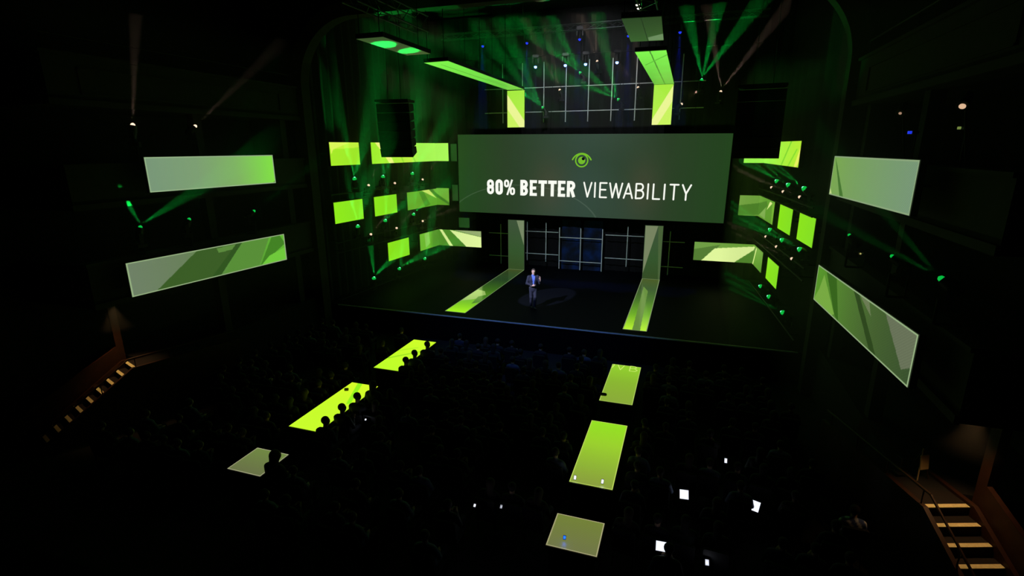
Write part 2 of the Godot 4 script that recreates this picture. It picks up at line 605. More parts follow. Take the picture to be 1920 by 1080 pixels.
func make_presenter(at: Vector3, turn: float) -> void:
	var o := thing("person", "presenter in a dark navy suit and blue shirt standing on stage with one hand raised", "person", at, turn)
	var skin := Color(0.62, 0.36, 0.26)
	var sr := [Vector3(-0.2, 1.48, 0), Vector3(-0.285, 1.19, 0.02), Vector3(-0.07, 1.12, 0.21)]
	var sl := [Vector3(0.2, 1.48, 0), Vector3(0.3, 1.2, 0.06), Vector3(0.285, 1.4, 0.22)]
	var lr := [Vector3(-0.095, 0.97, 0), Vector3(-0.09, 0.53, 0.0), Vector3(-0.075, 0.1, -0.12)]
	var ll := [Vector3(0.095, 0.97, 0), Vector3(0.085, 0.54, 0.1), Vector3(0.06, 0.1, 0.1)]
	var hc := Vector3(0.015, 1.735, 0.03)
	var torso := [[Vector3(0, 0.98, 0), Vector3(0, 1.2, 0.01), 0.155, 0.15, 0.05, 0.68], [Vector3(-0.06, 1.36, 0.0), Vector3(0.06, 1.36, 0.0), 0.15, 0.15, 0.06, 0.72], [Vector3(-0.15, 1.47, -0.01), Vector3(0.15, 1.47, -0.01), 0.065, 0.065, 0.06], [Vector3(0, 1.48, -0.015), Vector3(0, 1.62, 0.0), 0.06, 0.056, 0.03]]
	var s := surface_arrays()
	var f := field(Vector3(-0.42, 0.0, -0.3), Vector3(0.42, 1.66, 0.36), 0.02)
	for b in torso:
		bone(f, b[0], b[1], b[2], b[3], b[4], b[5] if b.size() > 5 else 1.0)
	for a in [sr, sl]:
		bone(f, a[0], a[1], 0.055, 0.043)
		bone(f, a[1], a[2], 0.043, 0.028)
	for l in [lr, ll]:
		bone(f, l[0], l[1], 0.085, 0.055)
		bone(f, l[1], l[2], 0.052, 0.035)
		bone(f, l[2] + Vector3(0, -0.05, -0.02), l[2] + Vector3(0.02, -0.06, 0.14), 0.035, 0.028)
	nets(f, s, func(_p): return skin)
	f = field(hc - Vector3(0.13, 0.24, 0.16), hc + Vector3(0.13, 0.15, 0.16), 0.008)
	for b in head_bones(hc):
		bone(f, b[0], b[1], b[2], b[3], b[4])
	nets(f, s, func(p):
		var q: Vector3 = p - hc
		if q.z > 0.06 and absf(q.y - 0.004) < 0.009 and absf(absf(q.x) - 0.032) < 0.014:
			return Color(0.05, 0.04, 0.035)
		if q.z > 0.06 and absf(q.y + 0.062) < 0.008 and absf(q.x) < 0.024:
			return Color(0.42, 0.17, 0.14)
		if q.z > 0.06 and absf(q.y - 0.026) < 0.006 and absf(absf(q.x) - 0.034) < 0.02:
			return Color(0.12, 0.07, 0.045)
		return skin)
	for h in [[sr[2], (Vector3(0.9, 0.15, 0.25)).normalized(), Vector3(-0.1, 0.95, -0.1).normalized(), Vector3(0.1, -0.3, -0.9).normalized(), 0.7], [sl[2], Vector3(-0.03, 0.99, 0.05).normalized(), Vector3(-0.85, 0.0, 0.5).normalized(), Vector3(-0.4, 0, 0.9).normalized(), 0.35]]:
		f = field(h[0] - Vector3.ONE * 0.13, h[0] + Vector3(0.21, 0.24, 0.2), 0.006)
		bone(f, h[0] - h[1] * 0.05, h[0], 0.028, 0.027, 0.02)
		for b in hand_bones(h[0], h[1], h[2], h[3], h[4]):
			bone(f, b[0], b[1], b[2], b[3], b[4])
		nets(f, s, func(_p): return skin)
	part("body", to_mesh(s), skin_mat("skin", 0.55), o)
	# hair: a cap over the skull, open at the face
	part("hair", one([[hc + Vector3(0, 0.042, -0.026), hc + Vector3(0, 0.05, 0.012), 0.09, 0.082, 0.03], [hc + Vector3(0, -0.02, -0.05), hc + Vector3(0, 0.03, -0.04), 0.07, 0.08, 0.03]], hc - Vector3(0.13, 0.12, 0.17), hc + Vector3(0.13, 0.16, 0.13), 0.008, Color(0.05, 0.03, 0.018), func(p): return maxf(maxf((p - hc).y - 0.075, 0.02 - (p - hc).z), -1.0) if (p - hc).z > 0.02 else maxf((p - hc).y - 0.005, -0.045 - (p - hc).z)), skin_mat("cloth", 0.8), o)
	# clothes
	var shirt := Color(0.1, 0.16, 0.5)
	part("shirt", one([[Vector3(0, 0.98, 0), Vector3(0, 1.2, 0.012), 0.162, 0.16, 0.05, 0.7], [Vector3(-0.06, 1.36, 0.004), Vector3(0.06, 1.36, 0.004), 0.158, 0.158, 0.06, 0.75], [Vector3(-0.14, 1.47, -0.005), Vector3(0.14, 1.47, -0.005), 0.07, 0.07, 0.06], [Vector3(0, 1.5, -0.01), Vector3(0, 1.585, 0.0), 0.07, 0.068, 0.03]], Vector3(-0.3, 0.86, -0.22), Vector3(0.3, 1.63, 0.25), 0.014, shirt, func(p): return 1.6 - p.y - 0.0 if p.y > 1.59 else 1.0), skin_mat("cloth", 0.8), o)
	var navy := Color(0.008, 0.009, 0.022)
	var jb := [[Vector3(0, 0.9, 0), Vector3(0, 1.2, 0.0), 0.185, 0.172, 0.05, 0.72], [Vector3(-0.06, 1.36, 0.0), Vector3(0.06, 1.36, 0.0), 0.17, 0.17, 0.06, 0.76], [Vector3(-0.17, 1.475, -0.015), Vector3(0.17, 1.475, -0.015), 0.082, 0.082, 0.05], [Vector3(0, 1.5, -0.045), Vector3(0, 1.57, -0.04), 0.075, 0.07, 0.03]]
	for a in [sr, sl]:
		jb.append([a[0], a[1], 0.078, 0.064, 0.04])
		jb.append([a[1], a[1].lerp(a[2], 0.9), 0.064, 0.046, 0.03])
	part("jacket", one(jb, Vector3(-0.42, 0.72, -0.26), Vector3(0.42, 1.68, 0.36), 0.014, navy, func(p): return maxf(maxf(absf(p.x) - 0.01 - 0.062 * clampf((p.y - 1.12) / 0.4, 0.0, 1.0), 0.02 - p.z), absf(p.y - 1.4) - 0.32) if absf(p.x) < 0.14 and p.y > 1.06 else (p.y - 0.8 if p.y < 0.84 else 1.0)), skin_mat("cloth", 0.8), o)
	var tb := [[Vector3(0, 0.93, 0), Vector3(0, 1.0, 0), 0.165, 0.16, 0.04, 0.72]]
	for l in [lr, ll]:
		tb.append([l[0], l[1], 0.1, 0.075, 0.05])
		tb.append([l[1], l[2] + Vector3(0, -0.03, 0), 0.075, 0.06, 0.03])
	part("trousers", one(tb, Vector3(-0.26, 0.0, -0.26), Vector3(0.26, 1.06, 0.28), 0.015, Color(0.014, 0.014, 0.024), func(p): return p.y - 0.055), skin_mat("cloth", 0.8), o)
	for l in [lr, ll]:
		var e: Vector3 = l[2]
		part("shoe", one([[Vector3(e.x, 0.045, e.z - 0.05), Vector3(e.x + 0.02, 0.04, e.z + 0.19), 0.048, 0.04, 0.03], [e + Vector3(0, -0.02, 0), Vector3(e.x, 0.05, e.z), 0.046, 0.05, 0.03]], e - Vector3(0.1, 0.12, 0.14), e + Vector3(0.12, 0.06, 0.28), 0.012, Color(0.03, 0.018, 0.012), func(p): return p.y - 0.002), skin_mat("shoe leather", 0.4), o)

# seated figure facing -z (the stage); origin on the floor under the hips
func seated_mesh(kind: int, shirt: Color, legs: Color, hair: Color, skin: Color, second := Color.BLACK) -> ArrayMesh:
	var lean: float = [0.0, -0.07, 0.05, -0.02, 0.03, -0.14][kind]
	var turn: float = [0.0, 0.02, -0.02, 0.03, 0.0, 0.0][kind]
	var f := field(Vector3(-0.34, 0.0, -0.62), Vector3(0.34, 1.42, 0.34), 0.026)
	var ch := Vector3(0, 0.98, 0.08 + lean)
	bone(f, Vector3(0, 0.52, 0.02), Vector3(0, 0.7, 0.04 + lean * 0.4), 0.15, 0.145, 0.05, 0.75)
	bone(f, Vector3(-0.06, 0.88, 0.06 + lean * 0.8), Vector3(0.06, 0.88, 0.06 + lean * 0.8), 0.145, 0.145, 0.07, 0.75)
	bone(f, ch + Vector3(-0.14, 0, 0), ch + Vector3(0.14, 0, 0), 0.07, 0.07, 0.06)
	bone(f, ch, ch + Vector3(turn, 0.14, -0.02), 0.06, 0.055, 0.03)
	var hc := ch + Vector3(turn, 0.245, -0.035)
	bone(f, hc + Vector3(0, 0.03, 0.02), hc + Vector3(0, -0.03, -0.02), 0.094, 0.08, 0.03)
	bone(f, hc + Vector3(0, -0.07, -0.05), hc + Vector3(0, -0.02, -0.06), 0.04, 0.05, 0.03)
	if kind in [3, 5]:
		bone(f, hc + Vector3(0, 0.0, 0.04), hc + Vector3(0, -0.2, 0.09), 0.09, 0.075, 0.04)
	var hold := kind in [1, 4]
	for s in [-1.0, 1.0]:
		var sh := ch + Vector3(s * 0.19, -0.02, 0)
		var el := Vector3(s * 0.25, 0.74, 0.03 + lean * 0.5)
		var wr := Vector3(s * 0.06, 0.82, -0.26 + lean) if hold else Vector3(s * 0.1, 0.64, -0.2)
		bone(f, sh, el, 0.058, 0.047)
		bone(f, el, wr, 0.045, 0.03)
		bone(f, wr, wr + Vector3(-s * 0.03, 0.03 if hold else -0.01, -0.09), 0.035, 0.026)
		bone(f, Vector3(s * 0.09, 0.52, 0.0), Vector3(s * 0.12, 0.53, -0.42), 0.085, 0.062)
		bone(f, Vector3(s * 0.12, 0.52, -0.42), Vector3(s * 0.12, 0.1, -0.4), 0.06, 0.042)
		bone(f, Vector3(s * 0.12, 0.05, -0.37), Vector3(s * 0.13, 0.045, -0.53), 0.045, 0.036)
	var out := surface_arrays()
	nets(f, out, func(p):
		if p.y < 0.1:
			return Color(0.02, 0.018, 0.016)
		if p.y > hc.y - 0.13 or (kind in [3, 5] and p.y > hc.y - 0.27 and p.z > ch.z + 0.06):
			var q: Vector3 = p - hc
			if q.z > -0.035 or q.y > 0.055 or p.y < hc.y - 0.13:
				return hair if q.y > -0.07 or kind in [3, 5] else skin
			return skin
		if (hold and p.z < -0.24 + lean and p.y > 0.74) or (not hold and p.z < -0.18 and p.y > 0.6 and absf(p.x) < 0.15):
			return skin
		return legs if p.y < 0.6 and p.z < 0.0 or p.y < 0.5 else (second if second != Color.BLACK and fposmod(p.x + p.y * 0.6, 0.16) < 0.06 else shirt))
	return to_mesh(out)

func make_chair() -> Node3D:
	var o := thing("theatre_chair", "black upholstered chair in the dark stalls, hidden under its sitter", "chair", Vector3.ZERO, 0.0, "chairs of the stalls")
	var cloth := mat("chair cloth", Color(0.03, 0.03, 0.035), 0.95)
	var metal := mat("chair frame", Color(0.04, 0.04, 0.04), 0.5, 0.4)
	part("seat", chamfer_box(Vector3(0.48, 0.07, 0.46), 0.02), cloth, o, Vector3(0, 0.395, 0))
	part("backrest", chamfer_box(Vector3(0.46, 0.52, 0.06), 0.03), cloth, o, Vector3(0, 0.72, 0.26), Vector3(0.16, 0, 0))
	for s in [-1, 1]:
		part("leg", tube(Vector3(s * 0.21, 0, -0.2), Vector3(s * 0.21, 0.37, -0.2), 0.014, 0.014, 6), metal, o)
		part("leg", tube(Vector3(s * 0.21, 0, 0.24), Vector3(s * 0.21, 0.5, 0.22), 0.014, 0.014, 6), metal, o)
	return o

func copy_of(src: Node3D, called: String, at: Vector3, turn := 0.0) -> Node3D:
	var c := src.duplicate()
	c.name = numbered(called)
	add_child(c)
	c.position = at
	c.rotation.y = turn
	return c

# ---------------------------------------------------------------- the scene
func _ready() -> void:
	rng.seed = 4711
	var cam := Camera3D.new()
	cam.name = "camera"
	cam.fov = 58.098
	cam.near = 0.1
	cam.far = 200.0
	add_child(cam)
	cam.position = Vector3(5.62, 7.152, 19.774)
	cam.rotation_degrees = Vector3(-15.114, 18.649, -0.28)
	cam.current = true

	var env := Environment.new()
	env.background_mode = Environment.BG_COLOR
	env.background_color = Color.BLACK
	env.tonemap_mode = Environment.TONE_MAPPER_LINEAR
	env.tonemap_exposure = 1.0
	env.sdfgi_enabled = true
	env.ssao_enabled = true
	env.ssil_enabled = true
	env.volumetric_fog_enabled = true
	env.volumetric_fog_density = 0.0
	env.volumetric_fog_length = 80.0
	var we := WorldEnvironment.new()
	we.name = "environment"
	we.environment = env
	add_child(we)

	shell()
	proscenium()
	haze()
	for s in [-1.0, 1.0]:
		tiers(s)
		stairs(s)
	stage_screens()
	side_panels()
	hall_screens()
	runways()
	overhead()
	pipe_frames()
	beams()
	front_lights()
	speaker_arrays()
	make_presenter(Vector3(-0.79, 0.004, -2.24), deg_to_rad(24))
	audience()
	handhelds()

# thin machine haze: over the stage, and along the balconies
func haze() -> void:
	var m := FogMaterial.new()
	m.resource_name = "stage haze"
	m.albedo = Color(1, 1, 1)
	m.density = 0.02
	var thin := FogMaterial.new()
	thin.resource_name = "hall haze"
	thin.albedo = Color(1, 1, 1)
	thin.density = 0.012
	for h in [["stage_haze", Vector3(-8.1, 6.6, -5.0), Vector3(3.6, 13.0, 11.2), "thin haze along the left stage wall, showing the light beams"], ["stage_haze", Vector3(8.68, 5.0, -5.0), Vector3(2.44, 10.0, 11.2), "thin haze along the right stage wall, showing the light beams"], ["stage_haze", Vector3(1.6, 11.0, -9.1), Vector3(15.6, 5.6, 3.0), "thin haze over the pipe grid, showing the light beams"], ["hall_haze", Vector3(-9.7, 6.3, 6.0), Vector3(3.6, 9.0, 9.6), "thin haze along the left balconies, showing the light beams"], ["hall_haze", Vector3(9.7, 6.3, 6.0), Vector3(3.6, 9.0, 9.6), "thin haze along the right balconies, showing the light beams"]]:
		var f := FogVolume.new()
		f.name = numbered(h[0])
		f.shape = RenderingServer.FOG_VOLUME_SHAPE_BOX
		f.size = h[2]
		f.material = m if h[0] == "stage_haze" and h[1].x < 5.0 else thin
		f.set_meta("label", h[3])
		f.set_meta("category", "haze")
		f.set_meta("kind", "stuff")
		add_child(f)
		f.position = h[1]

func shell() -> void:
	var carpet := grain("stalls carpet", Color(0.05, 0.045, 0.05), Color(0.08, 0.07, 0.075), 0.05, 0.95, 0.5)
	var plaster := grain("dark plaster", Color(0.08, 0.075, 0.065), Color(0.12, 0.11, 0.095), 0.02, 0.9, 0.3)
	var black := grain("black drape", Color(0.018, 0.018, 0.02), Color(0.032, 0.032, 0.035), 0.04, 0.95, 0.4)
	structure("floor", box(Vector3(-13, STALLS - 0.3, 0.0), Vector3(13, STALLS, 23.2)), carpet, "dark carpeted floor of the stalls under the audience")
	structure("ceiling", box(Vector3(-13.3, 14.6, -11.6), Vector3(13.3, 14.9, 23.5)), plaster, "dark ceiling of the hall above the lights")
	structure("wall_left", box(Vector3(-13.3, STALLS - 0.3, -11.6), Vector3(-13, 14.6, 23.5)), plaster, "dark left wall of the hall behind the balcony boxes")
	structure("wall_right", box(Vector3(13, STALLS - 0.3, -11.6), Vector3(13.3, 14.6, 23.5)), plaster, "dark right wall of the hall behind the balcony boxes")
	structure("wall_rear", box(Vector3(-13, STALLS - 0.3, 23.2), Vector3(13, 14.6, 23.5)), plaster, "rear wall of the hall behind the camera")
	structure("floor_balcony", box(Vector3(-13, 5.0, 18.6), Vector3(13, 5.4, 23.2)), carpet, "rear balcony floor under the camera")
	# stage: deck, back drape with folds, side drapes
	var deck := grain("stage deck", Color(0.02, 0.022, 0.045), Color(0.03, 0.032, 0.06), 0.08, 0.65, 0.4)
	deck.metallic_specular = 0.2
	structure("floor_stage", box(Vector3(-12.9, STALLS, -11.3), Vector3(12.9, 0.0, -0.02)), deck, "smooth black stage floor between the two lit LED strips")
	structure("trim_1", chamfer_box(Vector3(19.6, 0.05, 0.035), 0.006), mat("stage edge steel", Color(0.85, 0.87, 0.9), 0.5, 0.0), "thin steel nosing along the front edge of the stage", Vector3(0, -0.02, 0.0))
	for w in [["wall_stage_back", Vector3(-12.9, 0, -11.0), Vector3(12.9, 0, -11.0), "black pleated drape closing the back of the stage"], ["wall_stage_left", Vector3(-10.6, 0, 0.2), Vector3(-9.95, 0, -10.95), "black pleated drape behind the LED panels at stage left edge of picture"], ["wall_stage_right", Vector3(9.95, 0, -10.95), Vector3(10.6, 0, 0.2), "black pleated drape behind the LED panels at the right of the stage"]]:
		var st := start()
		var a: Vector3 = w[1]
		var b: Vector3 = w[2]
		var d := (b - a).normalized()
		var n := d.cross(Vector3.UP)
		var steps := int(a.distance_to(b) / 0.14)
		var pts := []
		for i in steps + 1:
			pts.append(a.lerp(b, float(i) / steps) + n * (0.06 * sin(i * 1.57) + 0.02 * sin(i * 0.7)))
		for i in steps:
			add_hexa(st, [pts[i] + Vector3(0, 14.5, 0), pts[i + 1] + Vector3(0, 14.5, 0), pts[i + 1], pts[i], pts[i] + Vector3(0, 14.5, 0) - n * 0.02, pts[i + 1] + Vector3(0, 14.5, 0) - n * 0.02, pts[i + 1] - n * 0.02, pts[i] - n * 0.02])
		structure(w[0], st.commit(), black, w[3])

func proscenium() -> void:
	var plaster: Material = grain("arch plaster", Color(0.17, 0.155, 0.11), Color(0.22, 0.2, 0.15), 0.03, 0.85, 0.4)
	var inner := [Vector2(-9.85, STALLS)]
	inner += arc(Vector2(-7.3, 9.6), 2.55, 2.5, 180, 90, 16)
	inner += arc(Vector2(7.3, 9.6), 2.55, 2.5, 90, 0, 16)
	inner.append(Vector2(9.85, STALLS))
	var outer := [Vector2(-10.4, STALLS)]
	outer += arc(Vector2(-7.3, 9.6), 3.1, 3.05, 180, 90, 16)
	outer += arc(Vector2(7.3, 9.6), 3.1, 3.05, 90, 0, 16)
	outer.append(Vector2(10.4, STALLS))
	var st := start()
	for i in inner.size() - 1:
		var p := []
		for z in [0.95, 0.45]:
			for q in [outer[i], outer[i + 1], inner[i + 1], inner[i]]:
				p.append(Vector3(q.x, q.y, z))
		add_hexa(st, p)
	structure("trim_2", st.commit(), plaster, "rounded plaster arch framing the stage opening")
	# the wall round the arch
	var wall: Material = mats["dark plaster"]
	st = start()
	for s in [-1.0, 1.0]:
		add_box(st, Vector3(minf(s * 10.4, s * 13.0), STALLS, 0.3), Vector3(maxf(s * 10.4, s * 13.0), 14.6, 0.7))
	for i in outer.size() - 1:
		var a: Vector2 = outer[i]
		var b: Vector2 = outer[i + 1]
		if absf(a.x - b.x) < 0.001:
			continue
		add_hexa(st, [Vector3(a.x, 14.6, 0.7), Vector3(b.x, 14.6, 0.7), Vector3(b.x, b.y, 0.7), Vector3(a.x, a.y, 0.7), Vector3(a.x, 14.6, 0.3), Vector3(b.x, 14.6, 0.3), Vector3(b.x, b.y, 0.3), Vector3(a.x, a.y, 0.3)])
	structure("wall_proscenium", st.commit(), wall, "dark wall round the stage arch")

# balcony boxes on both sides: three parapets, one above the other
func tiers(s: float) -> void:
	var side := "left" if s < 0 else "right"
	var wood := grain("parapet plaster", Color(0.13, 0.12, 0.09), Color(0.18, 0.16, 0.12), 0.03, 0.8, 0.4)
	var dark := grain("box floor", Color(0.05, 0.045, 0.04), Color(0.08, 0.07, 0.065), 0.05, 0.9, 0.4)
	var n := 0
	for t in [[2.75, 4.0, "lowest balcony parapet on the %s, behind the lower wall screen"], [5.55, 6.7, "middle balcony parapet on the %s, behind the upper wall screen"], [8.3, 9.55, "top balcony parapet on the %s with a long recessed panel"]]:
		var o := thing("balcony", "dark " + t[2] % side, "balcony")
		o.set_meta("kind", "structure")
		var y0: float = t[0]
		var y1: float = t[1]
		var st := start()
		add_box(st, Vector3(minf(s * 10.1, s * 13.0), y0, 1.0), Vector3(maxf(s * 10.1, s * 13.0), y0 + 0.25, 10.2))
		part("slab", st.commit(), dark, o)
		part("parapet", box(Vector3(minf(s * 10.1, s * 10.3), y0 + 0.25, 1.0), Vector3(maxf(s * 10.1, s * 10.3), y1, 10.2)), wood, o)
		part("parapet_end", box(Vector3(minf(s * 10.3, s * 13.0), y0 + 0.25, 10.0), Vector3(maxf(s * 10.3, s * 13.0), y1, 10.2)), wood, o)
		part("cap_moulding", box(Vector3(minf(s * 10.02, s * 10.36), y1, 1.0), Vector3(maxf(s * 10.02, s * 10.36), y1 + 0.08, 10.26)), wood, o)
		part("base_moulding", box(Vector3(minf(s * 10.02, s * 10.1), y0, 1.0), Vector3(maxf(s * 10.02, s * 10.1), y0 + 0.16, 10.26)), wood, o)
		if n == 2:
			st = start()
			for r in [[y0 + 0.3, y0 + 0.34, 2.0, 9.4], [y1 - 0.3, y1 - 0.26, 2.0, 9.4], [y0 + 0.3, y1 - 0.26, 2.0, 2.05], [y0 + 0.3, y1 - 0.26, 9.35, 9.4]]:
				add_box(st, Vector3(minf(s * 10.06, s * 10.1), r[0], r[2]), Vector3(maxf(s * 10.06, s * 10.1), r[1], r[3]))
			part("panel_moulding", st.commit(), wood, o)
			part("handrail", tube(Vector3(s * 10.2, y1 + 0.5, 1.2), Vector3(s * 10.2, y1 + 0.5, 10.1), 0.025), mat("rail iron", Color(0.1, 0.09, 0.08), 0.4, 0.7), o)
			for k in 6:
				part("baluster", tube(Vector3(s * 10.2, y1, 1.3 + 1.75 * k), Vector3(s * 10.2, y1 + 0.5, 1.3 + 1.75 * k), 0.015), mats["rail iron"], o)
		n += 1
	# posts that carry the boxes
	for z in [1.6, 5.6]:
		structure("trim_3", box(Vector3(minf(s * 10.3, s * 10.6), 0.5, z), Vector3(maxf(s * 10.3, s * 10.6), 8.3, z + 0.3)), wood, "slim square post under the %s balconies, %s the stage" % [side, "next to" if z < 3 else "further from"])
	structure("floor_box", box(Vector3(minf(s * 10.2, s * 13.0), STALLS, 0.7), Vector3(maxf(s * 10.2, s * 13.0), 0.58, 8.7)), dark, "raised floor of the %s side box at the head of the stairs" % side)

func stairs(s: float) -> void:
	var side := "left" if s < 0 else "right"
	var wood := grain("stair timber", Color(0.16, 0.08, 0.036), Color(0.24, 0.115, 0.055), 0.03, 0.5, 0.6)
	var tread := grain("stair carpet", Color(0.07, 0.03, 0.025), Color(0.1, 0.045, 0.035), 0.06, 0.9, 0.5)
	var nose := grain("nosing cream", Color(0.88, 0.82, 0.6), Color(0.96, 0.92, 0.72), 0.06, 0.6, 1.0)
	var turn := s * 0.33
	var at := Vector3(s * 10.3, STALLS, 9.4)
	var o := thing("staircase", "carpeted stairs with pale step edges going down from the %s side box" % side, "stairs", at, turn)
	var rise := 0.19
	var go := 0.29
	for k in 9:
		var y := 1.78 - rise * k
		var z0 := go * (k - 1) if k else -1.2
		var z1 := go * k
		var st := part("step", box(Vector3(minf(0, s * 0.86), maxf(0.0, y - rise), z0), Vector3(maxf(0, s * 0.86), y, z1)), tread, o)
		part("nosing", box(Vector3(minf(s * 0.02, s * 0.84), y + 0.002, z1 - 0.085), Vector3(maxf(s * 0.02, s * 0.84), y + 0.014, z1 + 0.01)), nose, st)
	for x in [-0.09, 0.86]:
		var lo := minf(s * x, s * (x + 0.09))
		var hi := maxf(s * x, s * (x + 0.09))
		var st := start()
		add_hexa(st, [Vector3(lo, 0.25, 2.5), Vector3(hi, 0.25, 2.5), Vector3(hi, 0, 2.5), Vector3(lo, 0, 2.5), Vector3(lo, 1.84, 0.05), Vector3(hi, 1.84, 0.05), Vector3(hi, 0, 0.05), Vector3(lo, 0, 0.05)])
		add_box(st, Vector3(lo, 0, -3.2), Vector3(hi, 1.84, 0.05))
		part("stringer", st.commit(), wood, o)
	var r := thing("handrail", "dark wooden handrail on thin posts beside the %s stairs" % side, "handrail", at + Vector3(0, 1.84, 0), turn)
	part("rail", path_tube([Vector3(-s * 0.045, 0.3, -3.1), Vector3(-s * 0.045, 0.3, 0.1), Vector3(-s * 0.045, -1.25, 2.45)], 0.024), wood, r)
	for k in 5:
		var z := -2.9 + 0.95 * k
		part("post", tube(Vector3(-s * 0.045, 0.0 if z < 0.05 else -0.62, z), Vector3(-s * 0.045, 0.3 if z < 0.05 else -0.28, z), 0.014), wood, r)
	structure("trim_4", chamfer_box(Vector3(0.2, 2.2, 0.2), 0.02), wood, "reddish timber pillar standing at the head of the %s stairs" % side, at + Vector3(s * 1.06, 2.85, 0.0).rotated(Vector3.UP, turn), turn)
	var w := start()
	var lo := minf(s * 0.96, s * 1.06)
	var hi := maxf(s * 0.96, s * 1.06)
	add_hexa(w, [Vector3(lo, 0.9, 2.8), Vector3(hi, 0.9, 2.8), Vector3(hi, 0, 2.8), Vector3(lo, 0, 2.8), Vector3(lo, 2.3, 0.1), Vector3(hi, 2.3, 0.1), Vector3(hi, 0, 0.1), Vector3(lo, 0, 0.1)])
	structure("wall_stair", w.commit(), wood, "sloping timber side wall of the %s stairs" % side, at, turn)
	# downlight under the lowest balcony
	var l := thing("downlight", "small warm downlight under the lowest %s balcony, over the stairs" % side, "lamp", Vector3(s * 10.75, 2.75, 9.35))
	part("housing", tube(Vector3(0, 0, 0), Vector3(0, -0.09, 0), 0.07, 0.08, 14), mat("fixture black", Color(0.03, 0.03, 0.033), 0.45), l)
	part("lamp_face", tube(Vector3(0, -0.09, 0), Vector3(0, -0.1, 0), 0.055, 0.055, 14), glow("warm lamp", Color(1.0, 0.5, 0.18), 1.0), l)
	var sp := SpotLight3D.new()
	sp.name = "light"
	sp.light_color = Color(1.0, 0.78, 0.52)
	sp.light_energy = 2.5
	sp.spot_angle = 34.0
	sp.spot_angle_attenuation = 0.9
	sp.spot_range = 40.0
	sp.spot_attenuation = 2.0
	sp.light_size = 0.05
	sp.shadow_enabled = true
	l.add_child(sp)
	sp.position = Vector3(0, -0.13, 0)
	sp.rotation.x = -PI / 2

